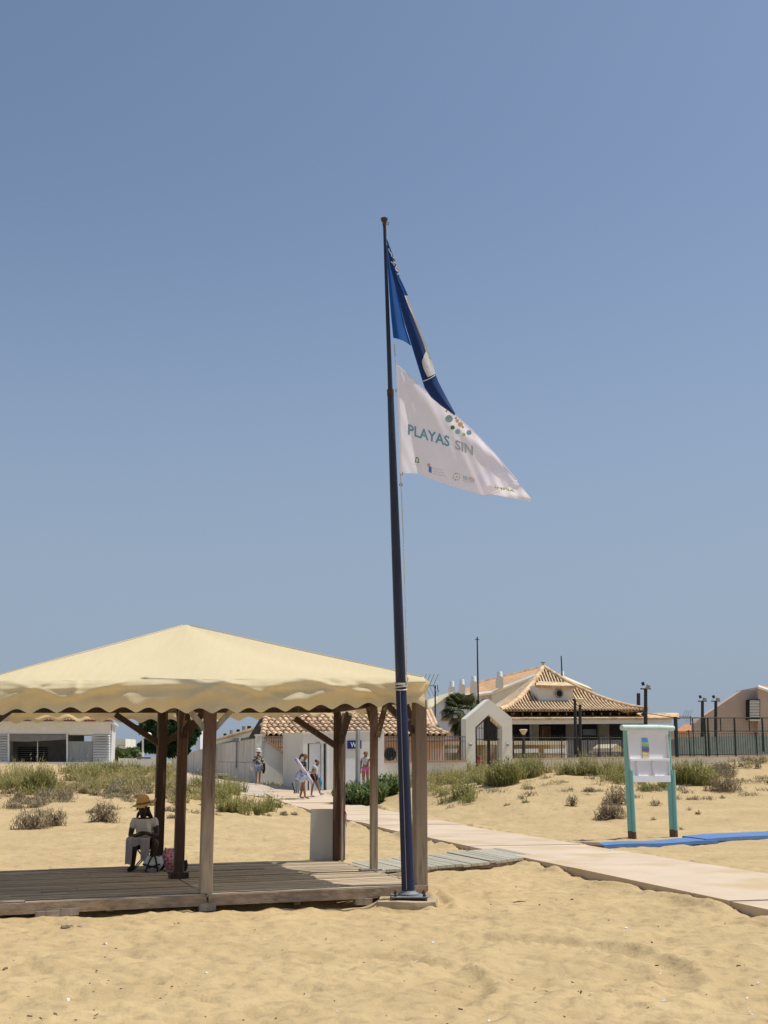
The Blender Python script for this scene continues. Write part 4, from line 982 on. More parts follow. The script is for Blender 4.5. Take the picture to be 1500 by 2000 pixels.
# gate arch
gt = th('gate_arch', 'white pointed gate arch with black iron bar gates in the perimeter wall', 'gate', 955, 1500, 59)
DG = SK(58.5, 910)
sub(gt, 'arch', MB().pp([(911,1520),(910,1404),(955,1365.5),(1000,1402),(1001.5,1520),(981,1520),(981,1419.5),(955,1395.5),(928.5,1420.5),(929,1520)], DG, .55), WHITE)
for px in (919.5, 992): sub(gt, 'wall_light', MB().tube([P(px, 1456, DG(px) - .02), P(px, 1451.5, DG(px) - .10)], [.06,.09], 8), GREY)
railing(gt, 932, 978, 5.2, 1402, lambda p: 1515, lambda p: DG(p) + .3, (1422, 1444, 1490), r=.012)
for px in (929.8, 953.5, 956, 980): sub(gt, 'gate_frame', MB().tube([P(px, 1516, DG(px)+.28), P(px, 1420 if px in (929.8, 980) else 1398, DG(px)+.28)], .035, 6), IRON)
sub(gt, 'gate_frame', MB().tube([P(930,1420,DG(930)+.28), P(955,1397,DG(955)+.28), P(980,1419,DG(980)+.28)], .04, 6), IRON)
sub(gt, 'lock_plate', MB().pp([(953,1505),(953,1465),(957.5,1465),(957.5,1505)], lambda p: DG(p) + .24, .08), IRON)

# right perimeter: low wall and black picket fence
rf = th('picket_fence', 'black iron picket fence on a low white wall right of the gate arch', 'fence', 1100, 1500, 62)
DR = SK(60, 1001)
sub(rf, 'wall', MB().pp([(1001,1530),(1001,1484.5),(1318,1479),(1318,1520)], DR, .3), WHITE)
sub(rf, 'coping', MB().pp([(1001,1485),(1001,1481.5),(1318,1476.5),(1318,1480)], lambda p: DR(p) - .04, .38), PINK)
railing(rf, 1004, 1230, 4.7, 1441, lambda p: 1483, lambda p: DR(p) + .15, (1441, 1474), over=6, r=.011)
for px in (1003, 1097, 1128, 1148, 1170, 1192, 1215): sub(rf, 'fence_post', MB().tube([P(px, 1484, DR(px)+.15), P(px, 1437, DR(px)+.15)], .035, 6), IRON)
# sports court fence
cf = th('court_fence', 'tall dark green sports court fence on a low wall at the right', 'fence', 1400, 1480, 66)
DC = SK(64, 1318)
sub(cf, 'wall', MB().pp([(1318,1520),(1318,1479.5),(1510,1476),(1510,1520)], DC, .3), WHITE)
sub(cf, 'coping', MB().pp([(1318,1480),(1318,1477),(1510,1473.5),(1510,1476.5)], lambda p: DC(p) - .04, .38), PINK)
railing(cf, 1324, 1500, 4.6, 1432, lambda p: 1477, lambda p: DC(p) + .12, (1432, 1474), m=GREENM, r=.011)
sub(cf, 'rail', MB().tube([P(1318,1402,DC(1318)), P(1510,1402,DC(1510))], .03, 6), GREENM)
sub(cf, 'rail', MB().tube([P(1340,1428,DC(1340)), P(1510,1428,DC(1510))], .025, 6), GREENM)
sub(cf, 'rail', MB().tube([P(1258,1392,DC(1318)+6), P(1318,1402,DC(1318))], .02, 6), GREENM)
for px, a, b, r in ((1319,1400,1478,.10),(1345,1426,1477,.03),(1352.5,1402,1477,.03),(1376,1402,1477,.05),(1382,1402,1477,.05),(1398,1426,1477,.03),(1407,1402,1428,.03),(1434,1402,1477,.05),(1463,1402,1428,.03),(1476,1430,1477,.04),(1488.5,1402,1468,.05)):
    q = a + (b - a); sub(cf, 'fence_post', MB().tube([P(px + (b - 1402) * .045, b, DC(px)), P(px, a, DC(px))], r, 8), GREENM)
sub(cf, 'windscreen', MB().pp([(1324,1477),(1324,1440),(1510,1436),(1510,1474)], lambda p: DC(p) + 8, .05), SCREEN)
net = MB()
for k in range(60):
    px = 1322 + k * 3.1; net.tube([P(px, 1402, DC(px)+.01), P(px, 1428, DC(px)+.01)], .003, 3, cap=False)
for k in range(9): net.tube([P(1322, 1404 + k*2.8, DC(1322)+.01), P(1508, 1404 + k*2.8, DC(1508)+.01)], .003, 3, cap=False)
sub(cf, 'netting', net, GREENM)['kind'] = 'stuff'

# ---------------------------------------------------------------- large tiled restaurant building
bb_ = th('restaurant_building', 'large white beach building with flared hipped tile roof, dormer and dark veranda', 'building', 1110, 1480, 80)
DB = SK(78, 990, .12); yE = 1390
XL, XR, XA = 976, 1262, 1061
APH, RUN = Z(1304.5, 87) , 9.0
def eave(px): return P(px, 1388.5 + (px - 976) / 286 * (-1.0), DB(px) - 1.2)
apex = P(XA, 1304.5, DB(XA) + RUN)
def rs(px, t):                         # point on the flared front slope, t=0 eave, 1 apex
    e = eave(px); p = e.lerp(apex, t); p.z = e.z + (apex.z - e.z) * (t ** 1.45 * .6 + t * .4) - .22 * math.sin(math.pi * t)
    return p
def front(u, v): return rs(lerp(XL, XR, u), v)
sub(bb_, 'roof', MB().grid(front, 24, 24), UNDER)
backL = eave(XL) + Vector((-1.5, 16, 0)); backR = eave(XR) + Vector((-2, 16, 0))
def sideface(e0, e1):
    def fn(u, v):
        e = e0.lerp(e1, u); p = e.lerp(apex, v); p.z = e.z + (apex.z - e.z) * (v ** 1.45 * .6 + v * .4) - .22 * math.sin(math.pi * v); return p
    return MB().grid(fn, 8, 16)
sub(bb_, 'roof', sideface(backL, eave(XL)), TILE2); sub(bb_, 'roof', sideface(eave(XR), backR), TILE2); sub(bb_, 'roof', sideface(backR, backL), TILE2)
# tile courses run down slope, slightly across the view
ribs = MB(); eL, eR = eave(XL), eave(XR)
def in_front(e_px, t): return XL <= e_px <= XR
nr = 46
for i in range(-4, nr + 12):
    e = XL + (i + .5) * (XR - XL) / nr * 1.0; pts = []
    for j in range(0, 25):
        t = j / 24.5
        px = (e - XA * 0 - 0)                                       # column position on the slope in eave units
        xx = e - 46 * t                                             # drifts left going up
        u = (xx - (XL + (XA - XL) * t)) / ((XR - XL) * (1 - t) + 1e-3)
        if 0 <= u <= 1: p = rs(lerp(XL, XR, u), t); pts.append(p + Vector((0, -.02, .06)))
    if len(pts) > 1: ribs.tube(pts, .066, 6)
for i in range(nr, nr + 14):
    pass
sub(bb_, 'tile_courses', ribs, TILE2, sm=True, ang=50)['kind'] = 'stuff'
hip = MB(); hip.tube([rs(XL, t) + Vector((0,-.05,.08)) for t in np.linspace(0, 1, 20)], .17, 8); hip.tube([rs(XR, t) + Vector((0,-.05,.08)) for t in np.linspace(0, 1, 20)], .17, 8)
sub(bb_, 'hip_tiles', hip, TILE2, sm=True, ang=50)
sub(bb_, 'finial', MB().lathe(apex + Vector((0,0,.1)), [(.04,0),(.04,.2),(.20,.27),(.20,.30),(.02,.34)], 10), GREY)
# dormer
dd = SK(80.6, 1080, .12)
dm = sub(bb_, 'dormer', MB().pp([(1055,1380),(1050,1337),(1119,1340),(1121,1380)], dd, 2.2), WHITE)
disc(1092, 1354.5, 7.4, lambda p: dd(p) - .05, .1, DARK, 'dormer_window', bb_, GREY)
dr = MB()
for k in range(22):
    t = k / 21; a = P(lerp(1048, 1121, t), lerp(1340.5, 1342.5, t), dd(1080) - .3); b = P(lerp(1053, 1106, t), lerp(1333, 1335, t), dd(1080) + 2.6); dr.tube([a, b], .10, 6)
dro = sub(dm, 'dormer_roof', dr, TILE2, sm=True, ang=50)
# eave, lower roof, fascia, veranda
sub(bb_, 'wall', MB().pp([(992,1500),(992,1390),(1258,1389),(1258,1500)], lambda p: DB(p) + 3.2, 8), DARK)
for k in range(17):
    px = 985 + k * 17; p = P(px, 1395, DB(px) - .6); sub(bb_, 'rafter_end', MB().box(p, (.07, 1.2, .16)), BAREW)
lr = MB(); lrd = MB()
DLr = SK(76.5, 1000, .12)
for k in range(128):
    px = 1000 + k * 2.55; a = P(px, 1404.5 - (px - 1000) * .004, DLr(px)); b = P(px - .5, 1394, DLr(px) + 2.4); lr.tube([a, b], .072, 5)
sub(bb_, 'lower_roof_tiles', lr, TILE2, sm=True, ang=50)['kind'] = 'stuff'
a, b, c, d = P(998,1404.5,DLr(998)), P(1328,1403,DLr(1328)), P(1322,1394,DLr(1322)+2.4), P(998,1394,DLr(998)+2.4)
sub(bb_, 'lower_roof', MB().slab([a, b, c, d], .06), TILE2)
sub(bb_, 'fascia', MB().pp([(996,1414.5),(996,1404),(1312,1402.5),(1312,1413)], lambda p: DLr(p) + .15, .3), WHITEP)
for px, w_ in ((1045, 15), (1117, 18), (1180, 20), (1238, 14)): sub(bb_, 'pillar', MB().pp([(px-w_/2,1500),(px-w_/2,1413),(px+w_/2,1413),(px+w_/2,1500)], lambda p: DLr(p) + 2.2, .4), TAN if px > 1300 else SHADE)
sub(bb_, 'door', MB().pp([(1056,1450),(1056,1418),(1075,1418),(1075,1450)], lambda p: DLr(p) + 2.6, .1), WOODM)
sub(bb_, 'window', MB().pp([(1138,1436),(1138,1424),(1165,1424),(1165,1436)], lambda p: DLr(p) + 2.6, .1), GLASS)
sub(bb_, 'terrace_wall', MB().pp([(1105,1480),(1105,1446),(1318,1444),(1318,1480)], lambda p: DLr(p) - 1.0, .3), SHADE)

# terrace in front of it: flat white shelter, low tan wall, tables
sh = th('terrace_shelter', 'flat white terrace shelter behind the picket fence', 'shelter', 1050, 1480, 70)
DT = SK(69, 1000)
for a, b in ((834, 907), (926, 980), (1003, 1108)):
    sub(sh, 'flat_roof', MB().pp([(a,1454.5),(a,1447),(b,1447),(b,1454.5)], DT, 2.5), CREAM)
for px in (1106, 977, 905): sub(sh, 'post', MB().pp([(px-2,1500),(px-2,1454),(px+2,1454),(px+2,1500)], lambda p: DT(p)+.1, .15), WHITEP)
sub(sh, 'back_wall', MB().pp([(834,1500),(834,1456),(1108,1455),(1108,1500)], lambda p: DT(p) + 2.3, .2), TAN)
for a, b in ((1003, 1052), (1063, 1104), (838, 895)): sub(sh, 'white_panel', MB().pp([(a,1471),(a,1463),(b,1462),(b,1470)], lambda p: DT(p) - .6, .06), WHITEP)
sub(sh, 'red_canopy', MB().pp([(876,1447.5),(876,1444),(905,1444),(905,1447.5)], lambda p: DT(p) + .5, 1), RED)
aw = th('cream_awning', 'small cream pyramid awning behind the picket fence beside the notice board', 'awning', 1208, 1480, 66)
sub(aw, 'awning', MB().pp([(1194,1468),(1196,1461),(1205,1453),(1217,1462),(1217,1468)], SK(66,1194), 2), CREAM)
sub(aw, 'post', MB().tube([P(1197,1482,66.5), P(1197,1466,66.5)], .04, 6), GREY)

# ---------------------------------------------------------------- houses behind
ap = th('apartment_building', 'white apartment building with pale orange sloping roof behind the palm', 'building', 1000, 1440, 104)
sub(ap, 'wall', MB().pp([(903,1480),(903,1358),(960,1351.5),(960,1480)], 103, 6), BLUEW)
sub(ap, 'gable_wall', MB().pp([(960,1480),(960,1352),(1042,1319.5),(1060,1312),(1150,1347),(1150,1480)], 102.5, 6), WHITE)
A_rf = [P(900,1359.5,102.3), P(960,1351.5,102.3), P(1045,1318.5,102.3), P(1060,1308,102.3), P(1058,1303.5,110), P(935,1333.5,110), P(905,1347,109)]
sub(ap, 'roof', MB().slab([A_rf[0], A_rf[1], A_rf[5], A_rf[6]], .15), APTROOF); sub(ap, 'roof', MB().slab([A_rf[1], A_rf[2], A_rf[3], A_rf[4], A_rf[5]], .15), APTROOF)
sub(ap, 'eave_trim', MB().tube([P(900,1360.5,102.2), P(960,1352.8,102.2), P(1045,1319.5,102.2)], .16, 5), WHITEP)
sub(ap, 'roof', MB().slab([P(1060,1309,102.3), P(1158,1347,102.3), P(1150,1341,108), P(1062,1303,110)], .2), CREAM)
sub(ap, 'ridge', MB().tube([P(935,1333.2,110), P(1058,1303.2,110)], .14, 6), TILE2)
for (a, b) in ((921, 1370), (933, 1368), (945, 1366)): sub(ap, 'window', MB().pp([(a-2.5,b+7),(a-2.5,b),(a+3,b-.4),(a+3,b+7)], 102.9, .12), DARK)
for i, (cx, yb, yt, w_) in enumerate(((882.5,1352,1331,10),(902,1356,1327,11),(925,1352,1321,11),(976,1338,1312,12),(1098,1330,1311,9))):
    ch = sub(ap, 'chimney', MB().pp([(cx-w_/2-1,yb+6),(cx-w_/2-1,yt+11),(cx+w_/2+1,yt+11),(cx+w_/2+1,yb+6)], 101.6 if i != 4 else 106, .5), WHITE)
    sub(ch, 'cowl', MB().lathe(P(cx, yt+10, 101.9 if i != 4 else 106.3), [(w_*.0205,0),(w_*.0205,.06),(w_*.0185,.10),(w_*.0185,.36),(w_*.016,.42)], 14), WHITEP, sm=True, ang=40)
hl = th('gabled_house', 'pale bluish white house with cream gable roof left of the palm', 'house', 870, 1440, 88)
sub(hl, 'wall', MB().pp([(843,1480),(843,1381.5),(887,1351.5),(906,1363),(906,1480)], 88, 6), BLUEW)
sub(hl, 'side_wall', MB().pp([(826,1480),(826,1382),(842.9,1382),(842.9,1480)], 89, 5), GREY)
sub(hl, 'roof', MB().slab([P(834,1382.5,89), P(843.5,1381.5,87.9), P(887.5,1350.5,87.9), P(860,1357.5,93), P(836,1367,93)], .12), CREAM)
sub(hl, 'balcony', MB().pp([(862,1401),(862,1392),(885,1392),(885,1401)], 87.96, .1), SHADE); sub(hl, 'balcony_wall', MB().pp([(862,1408),(862,1402),(885,1399),(885,1408)], 87.9, .2), PEACH)
hm = th('modern_house', 'taupe modern house with slanting roofline behind the court fence', 'house', 1430, 1450, 95)
sub(hm, 'wall', MB().pp([(1358,1480),(1358,1412),(1366,1404),(1449,1348.5),(1482,1348.5),(1482,1480)], 95, 1.2), BROWNH)
sub(hm, 'wall', MB().pp([(1481,1480),(1481,1341.5),(1530,1358),(1530,1480)], 94.2, 6), BROWNH)
sub(hm, 'roof_edge', MB().tube([P(1480,1341,94.1), P(1532,1359,94.1)], .14, 5), WHITEP)
sub(hm, 'roof', MB().slab([P(1482,1341,94.3), P(1534,1359,94.3), P(1536,1350,98), P(1490,1339,98)], .12), TERRA)
hw_ = sub(hm, 'window', MB().pp([(1463,1406),(1463,1366),(1484.5,1366),(1484.5,1406)], 94.15, .9), DARK)
for k in range(11): sub(hw_, 'blind_slat', MB().pp([(1464.5,1370+k*3.0),(1464.5,1368.2+k*3.0),(1483.5,1368.2+k*3.0),(1483.5,1370+k*3.0)], 94.08, .04), WHITEP)
sub(hw_, 'sill', MB().pp([(1463,1408),(1463,1405),(1485,1405),(1485,1408)], 94.05, .3), WHITEP)
hs_ = th('orange_roof_house', 'small distant house with orange hipped roof seen over the court fence', 'house', 1345, 1430, 115)
sub(hs_, 'wall', MB().pp([(1322,1480),(1322,1427),(1370,1427),(1370,1480)], 116, 6), BROWNH)
sub(hs_, 'roof', MB().slab([P(1319,1428,115.5), P(1373,1428,115.5), P(1344,1414.5,119), P(1337,1414.5,119)], .1), TERRA)

# white siding house on the left
wh = th('siding_house', 'white clapboard beach house with orange roof tiles and open veranda at the left', 'house', 215, 1490, 70)
DHo = 70
sub(wh, 'wall', MB().pp([(-40,1498),(-40,1411),(24,1411),(24,1498)], DHo+.2, 6), WHITEP)
sub(wh, 'wall', MB().pp([(181,1498),(181,1411),(215,1411),(215,1498)], DHo+.2, 6), WHITEP)
sub(wh, 'fascia', MB().pp([(-42,1433.5),(-42,1411),(216,1411),(216,1433.5)], DHo-.02, .22), WHITEP)
sub(wh, 'eave', MB().pp([(-44,1413),(-44,1409.5),(220,1409.5),(220,1413)], DHo-.45, 7), WHITEP)
for k in range(11):
    y0 = 1434 + k * 5.1
    for a, b in ((-40, 22.5), (183, 215)):
        p0, p1 = P(a, y0 + 3.5, DHo), P(b, y0 + 3.5, DHo); z1 = P(a, y0, DHo).z
        sub(wh, 'siding_board', MB().add([(p0.x,DHo-.08,p0.z),(p1.x,DHo-.08,p0.z),(p1.x,DHo+.05,z1),(p0.x,DHo+.05,z1),(p0.x,DHo+.08,p0.z),(p1.x,DHo+.08,p0.z)], [(0,1,2,3),(0,4,5,1)]), SIDING)
xr = P(215, 1450, DHo).x; xr2 = P(231, 1450, DHo + 7)
sub(wh, 'wall', MB().add([(xr+.02,DHo+.12,.8),(xr+.02,DHo+7,.8),(xr+.02,DHo+7,Z(1411,DHo)),(xr+.02,DHo+.12,Z(1411,DHo)),(xr-.2,DHo+.12,.8),(xr-.2,DHo+7,.8),(xr-.2,DHo+7,Z(1411,DHo)),(xr-.2,DHo+.12,Z(1411,DHo))], [(0,1,2,3),(4,7,6,5),(0,4,5,1),(2,6,7,3),(0,3,7,4),(1,5,6,2)]), WHITEP)
xs_ = X(232, DHo + 5)
sub(wh, 'side_wing', MB().add([(xr+.05,DHo+.3,.8),(xs_,DHo+5,.8),(xs_,DHo+5,Z(1413,DHo)),(xr+.05,DHo+.3,Z(1411,DHo))], [(0,1,2,3)]), SIDING)
for k in range(18):
    z = 1.6 + k * .135; a = Vector((xr+.07, DHo+.28, z)); b = Vector((xs_+.02, DHo+5, z)); sub(wh, 'siding_board', MB().beam(a, b, .05, .10), SIDING)
rtm = MB(); ntiles = 46
tmo = barrel(.5, .14, .11); tmo.materials.append(TERRA)
for k in range(ntiles):
    px = -40 + k * 5.6; piece('roof_tile', tmo, P(px, 1409, DHo - .5), wh, rot=Euler((.30, 0, 0)))
    piece('roof_tile', tmo, P(px, 1409, DHo - .5) + Vector((0, .46, .14)), wh, rot=Euler((.30, 0, 0)))
sub(wh, 'roof', MB().slab([P(-44,1408.5,DHo-.45), P(219,1408.5,DHo-.45), P(205,1400,DHo+3.2), P(-44,1400,DHo+3.2)], .1), TERRA)
sub(wh, 'roof', MB().slab([P(219,1408.5,DHo-.45), Vector((xs_+.3, DHo+5.5, Z(1410,DHo))), P(205,1400,DHo+3.2)], .1), TERRA)
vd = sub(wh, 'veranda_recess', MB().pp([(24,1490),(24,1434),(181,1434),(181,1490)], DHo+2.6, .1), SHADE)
sub(wh, 'veranda_ceiling', MB().pp([(24,1435.5),(24,1433.5),(181,1433.5),(181,1435.5)], DHo+.1, 2.6), WHITEP)
for a, b in ((57, 84), (86, 111)):
    wn = sub(wh, 'window', MB().pp([(a,1488),(a,1459),(b,1459),(b,1488)], DHo+2.5, .1), DARK)
    for k in range(6): sub(wn, 'blind_slat', MB().pp([(a+1,1462+k*4.2),(a+1,1461+k*4.2),(b-1,1461+k*4.2),(b-1,1462+k*4.2)], DHo+2.46, .03), GREY)
sub(wh, 'folded_awning', MB().pp([(24,1448),(24,1434.5),(135,1434.5),(134,1444),(110,1446),(60,1449)], DHo-.05, .15), SHADE)
for px in (23, 133): sub(wh, 'veranda_post', MB().pp([(px-1.6,1492),(px-1.6,1433),(px+1.6,1433),(px+1.6,1492)], DHo-.06, .14), WHITEP)
gl = sub(wh, 'glass_panel', MB().pp([(26,1488),(26,1449),(131,1449),(131,1488)], DHo+.3, .03), None) if False else None
cu = sub(wh, 'glass_door', MB().pp([(136,1488),(136,1448),(181,1448),(181,1488)], DHo+.06, .05), CURTAIN)
sub(wh, 'glazing_bar', MB().pp([(78.2,1488),(78.2,1448),(79.6,1448),(79.6,1488)], DHo+.2, .05), WHITEP)
sub(wh, 'terrace_edge', MB().pp([(-40,1495),(-40,1488.5),(236,1488.5),(236,1495)], DHo-.6, 1.2), WHITEP)
wh.rotation_euler.z = .17
lwall = th('garden_wall', 'low white garden wall with glass pane right of the clapboard house', 'wall', 275, 1500, 72)
sub(lwall, 'wall', MB().pp([(231,1500),(231,1481),(265,1481),(265,1483),(296,1483),(296,1476),(308,1475.5),(308,1500)], 72, .3), WHITEP)
sub(lwall, 'glass_pane', MB().pp([(266,1482),(266,1478),(294,1479),(294,1482)], 71.95, .03), GLASS)
bw2 = th('balcony_house', 'distant white house corner between the clapboard house and the tree', 'house', 240, 1470, 120)
sub(bw2, 'wall', MB().pp([(222,1490),(222,1443),(245,1443),(245,1490)], 120, 5), WHITE); sub(bw2, 'balcony_rail', MB().tube([P(228,1455,119.8), P(244,1455,119.8)], .06, 5), GREY)
bw3 = th('tall_white_house', 'narrow white house end seen between gazebo posts right of the tree', 'house', 386, 1450, 110)
sub(bw3, 'wall', MB().pp([(383,1490),(383,1408),(391,1412),(391,1490)], 110, 6), BLUEW); sub(bw3, 'roof_edge', MB().pp([(382,1409),(382,1406),(392,1410),(392,1413)], 109.8, 6.4), GREY)

# ---------------------------------------------------------------- lamps, masts, aerials
def lamp(label, px, pb, pt, D, kind, name='street_lamp', group=None):
    b = P(px, pb, D); t = P(px, pt, D); o = thing(name, label, 'street lamp', b, 0, group)
    if kind == 'bowl':
        sub(o, 'pole', MB().tube([b, t], [.09, .07], 8), IRON)
        sub(o, 'bowl', MB().lathe(t, [(.06,-.05),(.09,.0),(.21,.20),(.225,.24),(.18,.26)], 16), CREAM, sm=True, ang=50)
    elif kind == 'globe':
        sub(o, 'pole', MB().tube([b, t, t + Vector((.12, 0, .0))], .06, 8), WHITEP)
        sub(o, 'globe', MB().lathe(t + Vector((.36, 0, -.04)), [(.02,-.02)] + [(.18*math.sin(a), .16-.18*math.cos(a)) for a in np.linspace(.2, 3.0, 9)], 16), WHITEP, sm=True)
        sub(o, 'arm', MB().tube([t, t + Vector((.32, 0, .0))], .04, 6), WHITEP)
    elif kind == 'flood':
        sub(o, 'pole', MB().tube([b, t], [.12, .10], 8), IRON)
        sub(o, 'floodlight', MB().box(t + Vector((.12, -.1, .12)), (.2, .12, .24), Euler((.3, .3, .2)).to_matrix()), GREY)
        sub(o, 'floodlight', MB().box(t + Vector((-.16, -.1, .3)), (.17, .12, .18), Euler((.3, -.3, -.2)).to_matrix()), IRON)
        sub(o, 'bracket', MB().tube([t + Vector((-.3, 0, .02)), t + Vector((.3, 0, .02))], .04, 6), IRON)
    return o
lamp('tall black lamp post with wide cream bowl in front of the tiled restaurant roof', 1133, 1478, 1375, 62, 'bowl')
pz = th('street_lamp', 'tall black lamp post without bowl, left of the bowl lamp', 'street lamp', 1124, 1470, 64)
sub(pz, 'pole', MB().tube([P(1124.5,1475,64), P(1123,1368,64)], [.10,.07], 8), IRON); sub(pz, 'cap', MB().tube([P(1123,1369,64), P(1123,1365,64)], .13, 8), IRON)
lamp('short lamp with cream bowl just right of the gate arch', 1022.5, 1480, 1434, 68, 'bowl')
lamp('tall floodlight pole directly behind the notice board', 1261, 1480, 1346, 72, 'flood', 'floodlight_pole')
lamp('floodlight pole behind the court fence, left of the pair', 1372, 1470, 1370, 84, 'flood', 'floodlight_pole')
lamp('floodlight pole behind the court fence, right of the pair', 1398, 1470, 1370, 84, 'flood', 'floodlight_pole')
pz = th('flue', 'thin dark flue pipe at the right end of the restaurant roof', 'flue', 1247, 1400, 82); sub(pz, 'pipe', MB().tube([P(1247,1400,82), P(1247,1354,82)], .12, 8), IRON)
lamp('white globe street lamp in front of the dark green tree', 279, 1486, 1440, 78, 'globe')
lamp('low white globe lamp beside the clapboard house, nearest its corner', 256, 1486, 1469, 84, 'globe')
def mast(label, px, pb, pt, D, r, top=True):
    o = thing('mast', label, 'mast', P(px, pb, D)); sub(o, 'pole', MB().tube([P(px+2, pb, D), P(px, pt, D)], [r*1.4, r], 6), IRON)
    if top:
        t = P(px, pt + 5, D); sub(o, 'crossbar', MB().tube([t + Vector((-.16,0,0)), t + Vector((.16,0,0))], r*.6, 5), IRON); sub(o, 'crossbar', MB().tube([t + Vector((0,-.2,0)), t + Vector((0,.2,0))], r*.6, 5), IRON)
mast('tall thin mast rising above the palm and the apartment roof', 932, 1368, 1244, 98, .055)
mast('short thin mast above the ridge right of the restaurant roof', 1096, 1330, 1281, 104, .05, False)
mast('thin wire stub mast on the pale building behind the gazebo edge', 854, 1352, 1338, 99, .03, False)
def aerial(label, px, pb, pt, D, s=1.0, side=-1):
    o = thing('tv_aerial', label, 'TV aerial', P(px, pb, D)); a = P(px, pb, D); t = P(px, pt, D)
    sub(o, 'pole', MB().tube([a, t], .045, 6), IRON)
    mb = MB().tube([t, t + Vector((side * 1.35 * s, 0, 0))], .028, 5)
    for k in range(9):
        c = t + Vector((side * (.15 + .14*k) * s, 0, 0)); h = .16 * s; mb.tube([c + Vector((0, -.3, -h*.3)), c + Vector((0, .3, h*.3))], .012, 4)
    for a_ in (-1, 1):
        for k in range(4): q = t + Vector((side*(.1+.22*k)*s, 0, 0)); mb.tube([q, q + Vector((-side*.28*s, -.1, a_*.62*s))], .016, 4)
    sub(o, 'antenna', mb, GREY)
aerial('roof TV aerial on a thin pole just right of the gazebo canvas', 850, 1425, 1339, 69)
aerial('distant small TV aerial over the court fence beside the modern house', 1349, 1416, 1399, 112, .9)
bh = th('bird_table', 'small wooden bird table behind the railings left of the gate arch', 'bird table', 900, 1485, 64)
sub(bh, 'leg', MB().tube([P(898.5,1490,64), P(898.5,1471,64)], .05, 5), BAREW); sub(bh, 'leg', MB().tube([P(905,1490,64), P(905,1471,64)], .05, 5), BAREW)
sub(bh, 'roof', MB().pp([(894,1470),(898,1461),(910,1463),(909,1470)], 63.9, .6), BAREW)
pot = th('planter', 'dark tapered planter beside the street at the foot of the retaining wall', 'planter', 426, 1530, 56)
c = P(424, 1536, 56); sub(pot, 'pot', MB().lathe(c, [(.20,-.2),(.24,0),(.30,.42),(.30,.46)], 14, 1.4, 1), BAREW, sm=True, ang=40)
sub(pot, 'rim', MB().lathe(c + Vector((0,0,.45)), [(.30,0),(.33,.02),(.33,.09),(.29,.10)], 14, 1.4, 1), GREY, sm=True, ang=40)
bn = MB().lathe(P(340, 1542, 52), [(.16,-.1),(.18,.0),(.21,.5),(.22,.56)], 12); single('white_bin', bn, WHITEP, 'white bin standing in the grass between two gazebo posts', 'bin', sm=True, ang=40)
wr_ = th('wooden_rail', 'low wooden rail in the grass below the garden wall', 'rail', 292, 1510, 56)
sub(wr_, 'rail', MB().beam(P(277,1503.5,56), P(306,1504.5,56), .1, .08), BAREW); sub(wr_, 'rail', MB().beam(P(280,1507,55.9), P(306,1508,55.9), .1, .05), BAREW)
for px in (281, 303): sub(wr_, 'post', MB().beam(P(px,1520,56.1), P(px,1504,56.1), .08, .08), BAREW)

